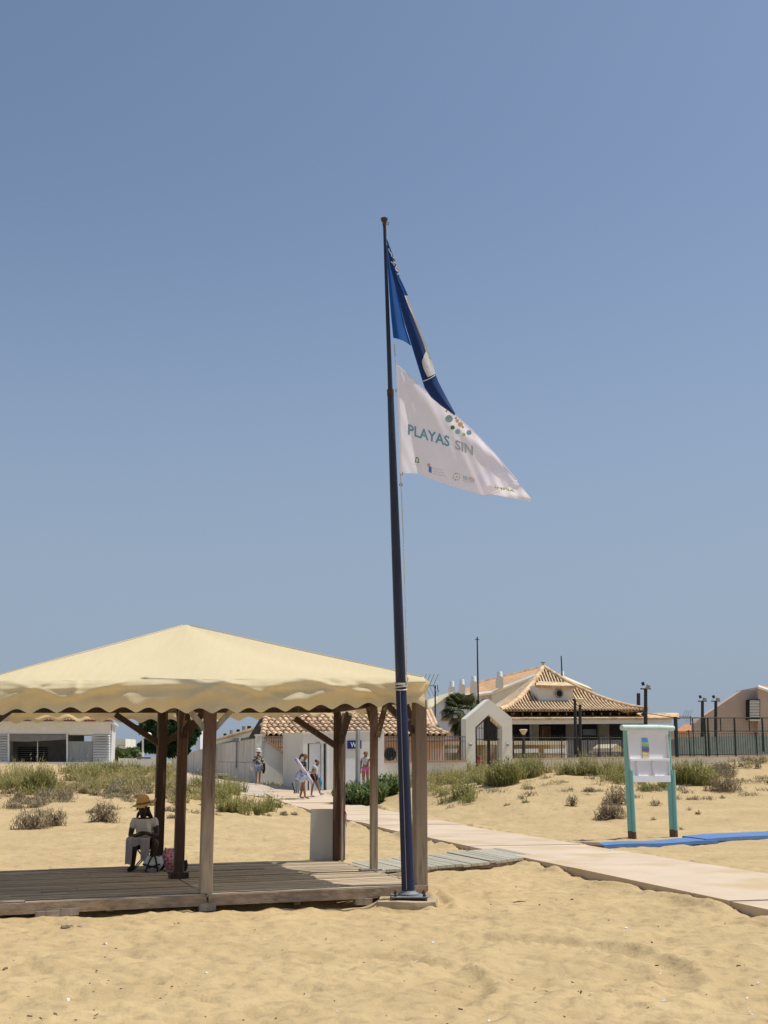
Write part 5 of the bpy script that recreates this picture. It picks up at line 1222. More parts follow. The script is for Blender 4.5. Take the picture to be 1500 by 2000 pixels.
# ---------------------------------------------------------------- plants
def ribbons(mb_v, mb_f, mb_t, base, n, rad, hmin, hmax, spread, wd, curve=.3, leaf=0, tint=(0, 1), seg=3, shape=None):
    """n thin bent blades rooted in a disc; appends to numpy lists"""
    th_ = rng.uniform(0, 2*math.pi, n); rr = rad * np.sqrt(rng.random(n))
    bx = base[0] + rr * np.cos(th_); by = base[1] + rr * np.sin(th_) ; bz = np.full(n, base[2]) if not callable(shape) else shape(bx, by)
    hh = rng.uniform(hmin, hmax, n) * (1 - .45 * (rr / max(rad, 1e-3))**2)
    lean = spread * (.3 + .7 * rr / max(rad, 1e-3)) * rng.uniform(.4, 1.2, n); la = th_ + rng.uniform(-.8, .8, n)
    dx = np.cos(la) * lean; dy = np.sin(la) * lean
    wa = rng.uniform(0, 2*math.pi, n); wx = np.cos(wa); wy = np.sin(wa); tt = rng.uniform(*tint, n)
    w_ = wd * rng.uniform(.6, 1.3, n)
    ts = np.linspace(0, 1, seg + 1); V = np.zeros((n, 2*(seg+1), 3)); T = np.repeat(tt[:, None], 2*(seg+1), 1)
    for i, t in enumerate(ts):
        px = bx + dx * hh * (t + curve * t*t); py = by + dy * hh * (t + curve*t*t); pz = bz + hh * (t - .28 * curve * lean * t*t) - .02
        ww = w_ * (1 - t * .85) / 2
        V[:, 2*i, 0] = px - wx*ww; V[:, 2*i, 1] = py - wy*ww; V[:, 2*i, 2] = pz
        V[:, 2*i+1, 0] = px + wx*ww; V[:, 2*i+1, 1] = py + wy*ww; V[:, 2*i+1, 2] = pz
    o = sum(len(v) for v in mb_v); idx = np.arange(n)[:, None] * (2*(seg+1)) + o
    for i in range(seg): mb_f.append(np.concatenate([idx + 2*i, idx + 2*i+1, idx + 2*i+3, idx + 2*i+2], 1))
    mb_v.append(V.reshape(-1, 3)); mb_t.append(T.reshape(-1))
    if leaf:                                            # leaflets along the stems
        m = n * leaf; k = np.repeat(np.arange(n), leaf); t = rng.uniform(.15, 1, m)
        px = bx[k] + dx[k]*hh[k]*(t + curve*t*t); py = by[k] + dy[k]*hh[k]*(t + curve*t*t); pz = bz[k] + hh[k]*(t - .28*curve*lean[k]*t*t)
        a = rng.uniform(0, 2*math.pi, m); el = rng.uniform(-.3, 1.1, m); L = rng.uniform(.6, 1.3, m) * wd * 5
        ex = np.cos(a)*np.cos(el); ey = np.sin(a)*np.cos(el); ez = np.sin(el); sx = -np.sin(a)*wd*.8; sy = np.cos(a)*wd*.8
        V = np.zeros((m, 3, 3)); V[:, 0] = np.stack([px - sx, py - sy, pz], 1); V[:, 1] = np.stack([px + sx, py + sy, pz], 1); V[:, 2] = np.stack([px + ex*L, py + ey*L, pz + ez*L], 1)
        o = sum(len(v) for v in mb_v); mb_f.append(np.arange(m*3).reshape(m, 3) + o); mb_v.append(V.reshape(-1, 3)); mb_t.append(np.repeat(np.clip(tt[k] + rng.uniform(-.2, .2, m), 0, 1), 3))
def twigs(V_, F_, T_, base, n, rad, h, wd, tint):
    """low dry scrub: short crooked twigs in every direction through a flattened dome"""
    th_ = rng.uniform(0, 2*math.pi, n); u = rng.random(n) ** .6; ph = rng.uniform(0, math.pi/2, n)
    cx = base[0] + rad*u*np.cos(th_)*np.cos(ph*.8); cy = base[1] + rad*u*np.sin(th_)*np.cos(ph*.8); cz = base[2] + h*u*np.sin(ph)*(.6 + .4*rng.random(n))
    cz = np.maximum(cz, height(cx, cy) + .01)
    a = rng.uniform(0, 2*math.pi, n); el = rng.uniform(-.2, 1.3, n); L = rng.uniform(.05, .17, n) * (1 + rad*.5)
    ex = np.cos(a)*np.cos(el); ey = np.sin(a)*np.cos(el); ez = np.sin(el); b = rng.uniform(0, 6.28, n); sx = np.cos(b)*wd/2; sy = np.sin(b)*wd/2
    V = np.zeros((n, 4, 3)); c = np.stack([cx, cy, cz], 1); e = np.stack([ex, ey, ez], 1) * L[:, None]; s = np.stack([sx, sy, sx*0], 1)
    V[:, 0] = c - e*.5 - s; V[:, 1] = c - e*.5 + s; V[:, 2] = c + e*.5 + s*.4; V[:, 3] = c + e*.5 - s*.4
    o = sum(len(v) for v in V_); F_.append(np.arange(n*4).reshape(n, 4) + o); V_.append(V.reshape(-1, 3)); T_.append(np.repeat(rng.uniform(*tint, n), 4))
def veg_obj(name, V_, F_, T_, m, parent=None, org=(0,0,0)):
    V = np.concatenate(V_) - np.array(org); T = np.concatenate(T_); me = bpy.data.meshes.new(name)
    me.vertices.add(len(V)); me.vertices.foreach_set('co', V.astype(np.float32).ravel())
    lens = np.concatenate([np.full(len(f), f.shape[1]) for f in F_]); li = np.concatenate([f.ravel() for f in F_]).astype(np.int32)
    me.loops.add(len(li)); me.loops.foreach_set('vertex_index', li); me.polygons.add(len(lens))
    me.polygons.foreach_set('loop_start', np.concatenate([[0], np.cumsum(lens)[:-1]]).astype(np.int32)); me.polygons.foreach_set('loop_total', lens.astype(np.int32))
    at = me.attributes.new('tint', 'FLOAT', 'POINT'); at.data.foreach_set('value', T.astype(np.float32)); me.update(); me.validate()
    me.materials.append(m); o = bpy.data.objects.new(name, me); COL.objects.link(o); o.parent = parent
    if parent is None: o.location = org
    return o
GREENV = leafmat('dune broom foliage', [(.14,.17,.05), (.27,.28,.09), (.42,.38,.15), (.54,.44,.24)], .4)
DRYV = leafmat('dry scrub twigs', [(.19,.145,.09), (.30,.235,.15), (.40,.32,.20), (.30,.29,.16)], .2)
BUSHV = leafmat('lush bush foliage', [(.08,.14,.05), (.14,.21,.07), (.20,.27,.10), (.30,.34,.15)])
TREEV = leafmat('dark tree foliage', [(.022,.055,.018), (.035,.08,.025), (.055,.11,.035)], .25)
PALMV = leafmat('palm frond', [(.05,.07,.03), (.09,.11,.045), (.14,.15,.07), (.30,.26,.15)], .2)
def pxm(D): return D / FPX * .99      # metres per measured pixel at a depth

# bands of dune grass that nobody could count
gv, gf, gt_ = [], [], []; dv, df, dt = [], [], []
def green_at(px, py, hpx, wpx, n, dens=1.0, tint=(.1, .8), leaf=2):
    q = G(px, py); k = pxm(q.y)
    ribbons(gv, gf, gt_, q, int(n*dens*.62), wpx*k/2, hpx*k*.35, hpx*k*1.25, 0.30, .014 + .0002*q.y, leaf=leaf, tint=tint, shape=height)
def dry_at(px, py, hpx, wpx, n, tint=(0, .8)):
    q = G(px, py); k = pxm(q.y); twigs(dv, df, dt, q, n, wpx*k/2, hpx*k, .016 + .0002*q.y, tint)
R2 = random.Random(11)
def band(x0, x1, top, bot, cnt, hpx, kind='g', wp_=26, n=120, **k):
    for _ in range(cnt):
        px = R2.uniform(x0, x1); t = R2.random(); py = top(px) + (bot(px) - top(px)) * t
        (green_at if kind == 'g' else dry_at)(px, py, hpx * R2.uniform(.45, 1.45), wp_ * R2.uniform(.5, 1.5), n, **k)
# left dune
band(-30, 45, lambda p: 1515, lambda p: 1545, 14, 34, tint=(.2,.9)); band(-30, 30, lambda p: 1545, lambda p: 1590, 9, 16, 'd', 36, 200)
band(52, 100, lambda p: 1520, lambda p: 1556, 12, 42, tint=(.3,1)); band(0, 345, lambda p: 1512, lambda p: 1552, 26, 34, n=34, tint=(.7,1), wp_=34, leaf=3)
band(130, 345, lambda p: 1506, lambda p: 1545, 50, 20, tint=(.2,1), n=110); band(128, 240, lambda p: 1502, lambda p: 1520, 14, 18, tint=(.1,.6))
band(60, 345, lambda p: 1538, lambda p: 1562, 44, 16, 'd', 34, 200, tint=(.3,1)); band(90, 400, lambda p: 1532, lambda p: 1552, 30, 15, tint=(.5,1), n=80)
band(25, 140, lambda p: 1556, lambda p: 1585, 14, 16, 'd', 34, 230, tint=(.2,1)); band(230, 330, lambda p: 1500, lambda p: 1530, 14, 16, tint=(.5,1.0))
band(330, 420, lambda p: 1525, lambda p: 1575, 20, 26, tint=(.35,1), n=100); band(400, 480, lambda p: 1538, lambda p: 1592, 34, 30, tint=(.2,.8), n=110)
band(480, 540, lambda p: 1578, lambda p: 1592, 9, 28, tint=(.1,.6), n=90, wp_=18); band(325, 372, lambda p: 1575, lambda p: 1606, 7, 14, 'd', 24, 150)
band(550, 590, lambda p: 1590, lambda p: 1594, 4, 7, 'd', 18, 80); band(340, 380, lambda p: 1560, lambda p: 1590, 6, 16, tint=(.6,1), n=60)
for a in ((228,1492,14),(238,1491,14),(222,1493,12)): green_at(a[0], 1506, 24, 14, 60, tint=(.7,1))
# right dunes
band(838, 905, lambda p: 1520, lambda p: 1560, 26, 26, tint=(.3,1), n=100); band(840, 920, lambda p: 1512, lambda p: 1530, 14, 18, tint=(.1,.7))
band(838, 1060, lambda p: 1510, lambda p: 1535 - max(0, p - 960) * .2, 20, 32, n=30, tint=(.6,1), wp_=30, leaf=3); band(905, 965, lambda p: 1512, lambda p: 1535, 22, 26, tint=(.3,.9)); band(838, 925, lambda p: 1560, lambda p: 1572, 7, 26, n=36, tint=(.2,.7), leaf=2)
band(1005, 1068, lambda p: 1512 + (1030-p)*.12, lambda p: 1520 + (1030-p)*.2, 16, 34, tint=(.2,.8)); band(1078, 1215, lambda p: 1505, lambda p: 1513, 32, 26, n=75, tint=(.3,.9), wp_=22)
band(1125, 1165, lambda p: 1506, lambda p: 1514, 6, 40, n=50, tint=(.3,.8), wp_=14); band(1190, 1225, lambda p: 1505, lambda p: 1530, 8, 26, n=70, tint=(.2,.7))
band(1395, 1440, lambda p: 1500, lambda p: 1520, 14, 18, 'd', 30, 170, tint=(.1,1)); band(1400, 1500, lambda p: 1478, lambda p: 1494, 18, 10, tint=(.5,1), n=60, wp_=20)
band(1440, 1500, lambda p: 1478, lambda p: 1500, 10, 12, 'd', 26, 120, tint=(.3,1)); band(1255, 1300, lambda p: 1535, lambda p: 1548, 8, 16, n=70, tint=(.1,.6))
band(765, 806, lambda p: 1530, lambda p: 1548, 9, 30, n=80, tint=(.2,.8)); band(770, 800, lambda p: 1520, lambda p: 1535, 3, 52, n=18, tint=(.5,.9), leaf=5)
for px, py, h, w_, n in ((1020,1560,6,24,50),(1100,1530,5,26,60),(1115,1545,5,20,50),(990,1575,4,16,40),(1065,1535,5,30,50),(1280,1572,10,28,110),(1345,1562,4,12,30),(1410,1560,5,14,40),(1276,1603,4,14,50),(1363,1592,8,14,60),(1345,1585,8,14,30),(1150,1516,4,20,40),(1330,1620,3,8,20),(1500,1530,8,14,60),(940,1548,6,16,40),(880,1578,4,26,30)):
    dry_at(px, py, h, w_, n, tint=(.2, 1))
for px in (510, 533, 556, 580, 590): 
    q = P(px, 1543, DL(px) - .3); ribbons(gv, gf, gt_, (q.x, q.y, H(q.x, q.y) + .03), 60, .32, .1, .22, .5, .02, leaf=2, tint=(.1,.6), shape=height)
# dead litter round the plants
band(0, 345, lambda p: 1515, lambda p: 1590, 34, 5, 'd', 44, 120, tint=(.4,1)); band(340, 540, lambda p: 1540, lambda p: 1596, 16, 5, 'd', 34, 90, tint=(.4,1))
band(838, 1230, lambda p: 1515, lambda p: 1555, 34, 5, 'd', 40, 70, tint=(.3,1)); band(1230, 1500, lambda p: 1515, lambda p: 1565, 26, 5, 'd', 40, 80, tint=(.3,1))
o = veg_obj('dune_grass', gv, gf, gt_, GREENV); o['kind'] = 'stuff'
o = veg_obj('dry_scrub', dv, df, dt, DRYV); o['kind'] = 'stuff'
# shrubs one can tell apart
def shrub(label, px, py, hpx, wpx, kind, n, name='shrub'):
    q = G(px, py); k = pxm(q.y); o = thing(name, label, 'shrub', q)
    V, F_, T = [], [], []
    if kind == 'dry': twigs(V, F_, T, q, n, wpx*k/2, hpx*k, .016 + .0002*q.y, (0, .75)); m = DRYV
    elif kind == 'green': ribbons(V, F_, T, q, n, wpx*k/2, hpx*k*.6, hpx*k*1.02, .3, .018 + .0002*q.y, leaf=3, tint=(.1,.85), shape=height); m = GREENV
    else: ribbons(V, F_, T, q, n, wpx*k/2, hpx*k*.35, hpx*k, .55, .03 + .0002*q.y, leaf=9, tint=(0, 1), shape=height); m = BUSHV
    veg_obj('foliage', V, F_, T, m, o, q)
    mb = MB()
    for i in range(7):
        a = rnd.uniform(0, 6.28); mb.tube([(0,0,-.05), (math.cos(a)*wpx*k*.18, math.sin(a)*wpx*k*.18, hpx*k*.5)], [.012, .005], 4)
    obj('stem', mb, BAREW, o, local=True)
shrub('low grey dry shrub alone on the sand slope left of the seated vendor', 203, 1606, 44, 66, 'dry', 900)
shrub('low wispy grey shrub on the sand at the far left, below the green broom', 62, 1618, 38, 84, 'dry', 900)
shrub('dry grey shrub to the right of the far left one, lower on the slope', 108, 1612, 34, 50, 'dry', 600)
shrub('tall olive green broom shrub in front of the veranda of the clapboard house', 76, 1550, 62, 56, 'green', 420)
shrub('lush dark green bush at the foot of the grey post by the toilets', 705, 1572, 50, 84, 'bush', 900)
shrub('smaller green bush joined to the right of the lush bush, behind the thin post', 752, 1556, 46, 44, 'bush', 420)
shrub('dense dark green broom below the gate arch on the dune crest', 984, 1536, 60, 58, 'green', 600)
shrub('large rounded green broom between the notice board and the dry scrub', 1353, 1532, 54, 84, 'green', 800)
shrub('dark brown dry shrub on the slope left of the notice board post', 1192, 1600, 34, 66, 'dry', 1300)
shrub('grey brown scrub behind the left post of the notice board', 1205, 1572, 38, 60, 'dry', 900)
shrub('small grey scrub tuft on the dune, third left of the notice board', 1150, 1550, 14, 32, 'dry', 260)
shrub('sparse brown tuft leaning on the slope left of the dark brown shrub', 1118, 1574, 26, 28, 'dry', 200)
shrub('dark dry shrub on the slope at the right edge of the dune', 1412, 1548, 36, 78, 'dry', 1400)
shrub('tiny green sprig alone in the middle of the sand slope', 1026, 1572, 8, 12, 'green', 24)
shrub('open green plant spilling onto the sand beside the right gazebo post', 905, 1558, 36, 40, 'green', 130)

# tree behind the left side of the gazebo
def tree(label, px, pb, cx, cy, wpx, hpx, D, nleaf, m):
    b = P(px, pb, D); o = thing('tree', label, 'tree', b); k = pxm(D)
    c = P(cx, cy, D); V, F_, T = [], [], []
    for i in range(34):
        u = rnd.uniform(-1, 1); v = rnd.uniform(-1, 1)
        if u*u + v*v > 1: continue
        bc = c + Vector((u*wpx*k*.40, rnd.uniform(-1.4, 1.4), v*hpx*k*.38)); br = rnd.uniform(.35, .8) * wpx * k * .17
        n = nleaf // 24; d = rng.normal(size=(n, 3)); d /= np.linalg.norm(d, axis=1)[:, None]; rr = br * rng.random(n)[:, None] ** .35
        p = np.array(bc) + d * rr * np.array([1.1, 1, .8]); a = rng.normal(size=(n, 3)) * .10; e = rng.normal(size=(n, 3)) * .10
        q = np.zeros((n, 4, 3)); q[:, 0] = p - a; q[:, 1] = p + e; q[:, 2] = p + a; q[:, 3] = p - e
        oo = sum(len(x) for x in V); F_.append(np.arange(n*4).reshape(n, 4) + oo); V.append(q.reshape(-1, 3)); T.append(np.repeat(np.clip(rng.random(n)*.6 + rnd.uniform(0, .4), 0, 1), 4))
    veg_obj('crown', V, F_, T, m, o, b)
    mb = MB().tube([b + Vector((0,0,-.3)), b.lerp(c, .5) + Vector((.2,0,0)), c], [.25, .18, .08], 8)
    for i in range(5):
        a = i * 1.3; mb.tube([b.lerp(c, .45), c + Vector((math.cos(a)*wpx*k*.3, math.sin(a), hpx*k*rnd.uniform(-.1, .3)))], [.12, .03], 6)
    sub(o, 'trunk', mb, BAREW)
tree('large dark green leafy tree behind the rear left gazebo posts', 315, 1490, 316, 1437, 150, 92, 86, 26000, TREEV)
tree('low olive grey bush crown left of the tall globe lamp', 248, 1488, 250, 1474, 46, 24, 82, 5000, BUSHV)

# fan palm
def palm():
    D = 66; b = P(908, 1500, D); t = P(903, 1396, D); o = thing('palm_tree', 'shaggy fan palm rising behind the railings left of the gate arch', 'palm tree', b)
    sub(o, 'trunk', MB().tube([b, b.lerp(t, .5), t], [.28, .24, .26], 10), BAREW, sm=True)
    def frond(az, el, L, dead):
        V, F_, T = [], [], []; d = Vector((math.cos(az)*math.cos(el), math.sin(az)*math.cos(el), math.sin(el)))
        c = t + d * L * .5; side = d.cross(Vector((0,0,1))).normalized(); up = side.cross(d).normalized()
        n = 22
        for i in range(n):
            a = (i / (n-1) - .5) * 2.9; f = (d * math.cos(a) + side * math.sin(a)).normalized(); l = L * .58 * (1 - .25*abs(a)/1.45)
            w_ = (side * math.cos(a) - d * math.sin(a)) * .035; mid = c + f * l * .55 + up * .04; tip = c + f * l + Vector((0,0,-.30 * l * (1 + abs(a)*.4)))
            oo = sum(len(x) for x in V); V.append(np.array([c - w_*.3, c + w_*.3, mid + w_, mid - w_, tip])); F_.append(np.array([[oo, oo+1, oo+2, oo+3]])); F_.append(np.array([[oo+3, oo+2, oo+4]]))
            T.append(np.full(5, (.85 + rnd.random()*.15) if dead else rnd.uniform(0, .6)))
        veg_obj('frond', V, F_, T, PALMV, o, b)
    for i in range(46): frond(rnd.uniform(0, 6.28), rnd.uniform(-.25, 1.45), rnd.uniform(1.15, 1.6), False)
    for i in range(22): frond(rnd.uniform(0, 6.28), rnd.uniform(-1.35, -.35), rnd.uniform(.9, 1.3), rnd.random() < .6)
palm()

# ---------------------------------------------------------------- people
def skin_mesh(name, J, B, m, parent, sub_=2, root=None, sm=True):
    names = list(J); me = bpy.data.meshes.new(name)
    me.from_pydata([J[k][0] for k in names], [(names.index(a), names.index(b)) for a, b in B], []); me.update()
    o = bpy.data.objects.new(name, me); COL.objects.link(o); md = o.modifiers.new('s', 'SKIN'); md.use_smooth_shade = True; md.branch_smoothing = .3
    for i, k in enumerate(names):
        r = J[k][1]; r = r if hasattr(r, '__len__') else (r, r); me.skin_vertices[0].data[i].radius = r
        me.skin_vertices[0].data[i].use_root = (k == (root or names[0]))
    ss = o.modifiers.new('u', 'SUBSURF'); ss.levels = sub_; ss.render_levels = sub_
    dg = bpy.context.evaluated_depsgraph_get(); dg.update(); nm = bpy.data.meshes.new_from_object(o.evaluated_get(dg)); nm.name = name
    bpy.data.objects.remove(o); smooth(nm); nm.materials.clear(); nm.materials.append(m)
    r_ = bpy.data.objects.new(name, nm); COL.objects.link(r_); r_.parent = parent; return r_
BONES = [('pel','spi'),('spi','che'),('che','nb'),('nb','nk'),('nk','jaw'),('jaw','hd'),('hd','crown'),('jaw','nose'),
         ('che','shL'),('shL','elL'),('elL','wrL'),('wrL','haL'),('che','shR'),('shR','elR'),('elR','wrR'),('wrR','haR'),
         ('pel','hiL'),('hiL','knL'),('knL','anL'),('anL','toL'),('pel','hiR'),('hiR','knR'),('knR','anR'),('anR','toR')]
def person(label, loc, rz, J, skinm, hs_=1.0, fw=(0, -1, 0), female=True, scale=1, haircol=HAIRD):
    """J gives joint positions (metres, facing -y); radii are filled in here"""
    o = thing('person', label, 'person', loc, rz); o.scale = (scale,)*3
    RAD = dict(pel=.13, spi=.115, che=(.155,.11), nb=.062, nk=.05, jaw=.066, hd=.088, crown=.07, nose=.02, shL=.06, shR=.06, elL=.042, elR=.042, wrL=.028, wrR=.028,
               haL=.03, haR=.03, hiL=.095, hiR=.095, knL=.06, knR=.06, anL=.038, anR=.038, toL=.032, toR=.032)
    f = Vector(fw).normalized(); nk = Vector(J['nk'])
    J.setdefault('jaw', nk + Vector((0,0,.07)) + f*.02); J.setdefault('hd', nk + Vector((0,0,.15)) + f*.015); J.setdefault('crown', nk + Vector((0,0,.215)))
    J.setdefault('nose', Vector(J['jaw']) + f*.095 + Vector((0,0,.035)))
    JJ = {k: (tuple(J[k]), RAD[k]) for k in ['pel'] + [k for k in RAD if k != 'pel']}
    B = list(BONES)
    # fingers: five short chains out of each palm
    for s in 'LR':
        h = Vector(J['ha'+s]); w_ = Vector(J['wr'+s]); d = (h - w_).normalized(); sd = d.cross(Vector((0,0,1)));
        if sd.length < .1: sd = Vector((1,0,0))
        sd.normalize(); dn = d.cross(sd).normalized()
        for i in range(4):
            k1, k2 = f'f{s}{i}a', f'f{s}{i}b'; L = (.038,.046,.044,.034)[i]
            JJ[k1] = (tuple(h + sd*(i-1.5)*.018 + d*.045), .0095); JJ[k2] = (tuple(h + sd*(i-1.5)*.02 + d*(.045+L) + dn*.018), .0075)
            B += [('ha'+s, k1), (k1, k2)]
        k1, k2 = f't{s}a', f't{s}b'; JJ[k1] = (tuple(h - sd*.042 + d*.0), .011); JJ[k2] = (tuple(h - sd*.058 + d*.034), .009); B += [('ha'+s, k1), (k1, k2)]
    skin_mesh('body', JJ, B, skinm, o)
    hd = Vector(J['hd']); sdv = f.cross(Vector((0,0,1))).normalized()
    for s_ in (-1, 1):
        obj('eye', MB().lathe(hd + f*.082 + sdv*s_*.032 + Vector((0,0,-.022)), [(.002,0),(.011,.004),(.011,.012),(.002,.016)], 8), WHITEP if skinm is SKIND else HAIRD, o, local=True)
        obj('ear', MB().lathe(hd + sdv*s_*.09 + Vector((0,0,-.055)), [(.006,0),(.017,.015),(.018,.045),(.006,.06)], 8), skinm, o, local=True)
    obj('mouth', MB().lathe(Vector(J['jaw']) + f*.066 + Vector((0,0,.0)), [(.004,0),(.016,.004),(.016,.008),(.004,.012)], 8), RED if skinm is not SKIND else BAREW, o, local=True)
    return o
def garment(o, name, pts, B, m): return skin_mesh(name, {k: (tuple(v[0]), v[1]) for k, v in pts.items()}, B, m, o)
def hairshape(o, J, m, f=(0,-1,0), length=.16, r=.10):
    hd = Vector(J['hd']); f = Vector(f).normalized(); b = hd - f*.028
    garment(o, 'hair', {'a': (b + Vector((0,0,.055)), r*.88), 'b': (b - f*.025 + Vector((0,0,-.01)), r*.93), 'c': (b - f*.035 + Vector((0,0,-length)), r*.5)}, [('a','b'),('b','c')], m)
def V3(*a): return Vector(a)

# seated vendor
zb = deckz(-1) + .004; vl = P(277, 1692, 18.55); vl = Vector((vl.x, 18.55, zb))
J = dict(pel=V3(.02,.06,.44), spi=V3(.02,.03,.58), che=V3(.015,-.0,.70), nb=V3(.01,-.02,.80), nk=V3(.0,-.04,.84), shL=V3(-.155,.0,.765), shR=V3(.185,.0,.775),
         elL=V3(-.19,-.08,.52), elR=V3(.235,-.06,.54), wrL=V3(-.02,-.26,.56), wrR=V3(.12,-.27,.585), haL=V3(.05,-.30,.575), haR=V3(.065,-.31,.60),
         hiL=V3(-.08,.03,.42), hiR=V3(.12,.03,.42), knL=V3(-.055,-.36,.45), knR=V3(.27,-.33,.45), anL=V3(-.095,-.28,.075), anR=V3(.165,-.26,.075), toL=V3(-.12,-.44,.035), toR=V3(.16,-.43,.035))
vd_ = person('seated vendor in wide straw hat, white T-shirt and lavender cloth over the knees', vl, 0, J, SKIND, scale=.89)
garment(vd_, 'shirt', {'p': (J['pel']+V3(0,0,.02), .15), 's': (J['spi'], (.155,.14)), 'c': (J['che']+V3(0,0,.0), (.185,.135)), 'n': (J['nb']-V3(0,0,.02), .085), 'a': (J['shL']+V3(0,0,-.005), .085), 'b': (J['shL'].lerp(J['elL'], .62), .075), 'd': (J['shR']+V3(0,0,-.005), .085), 'e': (J['shR'].lerp(J['elR'], .55), .075)},
        [('p','s'),('s','c'),('c','n'),('c','a'),('a','b'),('c','d'),('d','e')], SHIRTW)
def vcloth(u, v):
    # cloth laid across the lap, hanging on the viewer's left and between the knees
    x = lerp(-.19, .19, u); fall = v
    y = -.12 - .30*min(1, fall*2.2) - .03*math.sin(u*9)*fall; z = .53 - .02*fall - max(0, fall-.40)*(.55 if (u < .30 or u > .62) else .18)
    if u < .30: z -= max(0, fall-.35)*.10
    return (x, y, z + .012*math.sin(u*14)*fall)
obj('lap_cloth', MB().grid(vcloth, 30, 18), GRYCL, vd_, sm=True, local=True)
obj('lap_cloth', MB().grid(lambda u, v: (lerp(-.155, -.19, v) - .03*u, -.36 + .2*u, .52 - .38*v + .02*math.sin(u*6)), 8, 10), GRYCL, vd_, sm=True, local=True)
obj('towel', MB().grid(lambda u, v: (lerp(.07, .13, u) + .05*v, -.15 - .10*v + .01*math.sin(v*8), .80 - .22*v), 4, 8), SHIRTW, vd_, sm=True, local=True)
garment(vd_, 'hair', {'a': (V3(0,-.02,1.0), .09), 'b': (V3(.03,.0,.93), .085), 'c': (V3(.10,.02,.85), .04), 'd': (V3(.15,.0,.80), .018), 'e': (V3(-.085,-.02,.88), .03), 'f': (V3(-.10,-.03,.80), .016)}, [('a','b'),('b','c'),('c','d'),('b','e'),('e','f')], HAIRD)
for s_ in ('L','R'):
    t_, a_ = J['to'+s_], J['an'+s_]; garment(vd_, 'shoe', {'a': (a_+V3(0,.02,-.02), .046), 'b': (a_.lerp(t_, .5)+V3(0,0,-.012), .042), 'c': (t_+V3(0,-.02,.002), .036)}, [('a','b'),('b','c')], BLACKC)
def straw_hat(at, r, parent_label):
    o = thing('straw_hat', parent_label, 'hat', at); o.rotation_euler = (R(8), R(-8), 0)
    mb = MB().lathe((0,0,0), [(.10,.0),(.098,.04),(.085,.09),(.055,.118),(.01,.125)], 20)
    obj('crown', mb, STRAW, o, sm=True, local=True)
    def brim(u, v):
        a = u*2*math.pi; rr = lerp(.095, r, v); dz = .02*math.sin(a*2+.6)*v + .03*v*v*math.cos(a) + .012*math.sin(a*5)*v - .012*v
        return (rr*math.cos(a), rr*math.sin(a)*.92, dz)
    obj('brim', MB().grid(brim, 40, 5), STRAW, o, sm=True, local=True); obj('band', MB().lathe((0,0,.004), [(.101,0),(.101,.02)], 20), BAREW, o, local=True)
    return o
straw_hat(vl + V3(-.005, -.03, .925), .19, 'wide brimmed straw hat worn by the seated vendor')
# folding stool
st = thing('folding_stool', 'dark folding stool under the seated vendor', 'stool', vl)
for s_ in (-1, 1):
    obj('leg', MB().tube([(-.16+.05, .06+s_*.14-.06, .40), (.22, s_*.14-.06, .0)], .011, 6), IRON, st, local=True); obj('leg', MB().tube([(.20, s_*.14-.0, .40), (-.13, s_*.14-.06, .0)], .011, 6), IRON, st, local=True)
obj('leg', MB().tube([(.16, -.2, .36), (-.10, -.24, .02)], .010, 6), WOODM, st, local=True)
obj('seat', MB().box((.03, .03, .335), (.36, .34, .02)), BLACKC, st, local=True); st.scale = (.89,)*3
# bags on the deck
def bag(name, label, loc, sz, m, strap=None, lean=0, tie=False):
    o = thing(name, label, 'bag', loc)
    def fn(u, v):
        a = u*2*math.pi; t = v; w_ = math.sin(min(1, .22 + t*1.2)*math.pi/2) * (1 - .42*max(0, t-.45)**1.2*1.6); c, s = math.cos(a), math.sin(a)
        sq = (abs(c)**3 + abs(s)**3) ** (-1/3) * (1 + .04*math.sin(a*5 + v*7))
        return (c*sq*w_*sz[0]/2 + lean*t, s*sq*w_*sz[1]/2, t*sz[2]*(1 + .05*math.sin(a*2+1)*t))
    obj('bag_body', MB().grid(fn, 28, 12), m, o, sm=True, local=True)
    obj('bag_top', MB().lathe((lean, 0, sz[2]*.94), [(sz[0]*.24, 0), (sz[0]*.18, sz[2]*.05), (.01, sz[2]*.06)], 14, 1, sz[1]/sz[0]), m, o, sm=True, local=True)
    if strap:
        for k in (-1, 1):
            obj('strap', MB().tube([(k*sz[0]*.30+lean*.2, -sz[1]*.50, sz[2]*.1), (k*sz[0]*.12+lean, -sz[1]*.42, sz[2]*.9), (lean - k*sz[0]*.05, -sz[1]*.1, sz[2]*1.22)], .012, 6), strap, o, local=True)
            obj('strap', MB().tube([(k*sz[0]*.42, -sz[1]*.44, sz[2]*.55), (-k*sz[0]*.3+lean, -sz[1]*.50, sz[2]*.3)], .012, 6), strap, o, local=True)
    return o
bag('black_white_bag', 'black and white tote bag lying against the legs of the folding stool', Vector((P(300,1694,18.2).x, 18.12, zb)), (.29, .22, .22), METALSHEET, BLACKC, .02)
bag('dark_bag', 'soft black bag squeezed behind the black and white tote', Vector((P(310,1694,18.5).x, 18.5, zb)), (.26, .22, .20), BLACKC)
bag('pink_bag', 'pink shopping bag with crimson ring pattern behind the centre gazebo post', Vector((P(334,1694,18.4).x, 18.45, zb)), (.30, .22, .31), PINKBAG)
bag('black_pouch', 'small black pouch peeping out right of the centre gazebo post', Vector((P(361,1694,18.3).x, 18.2, zb)), (.12, .12, .16), BLACKC)

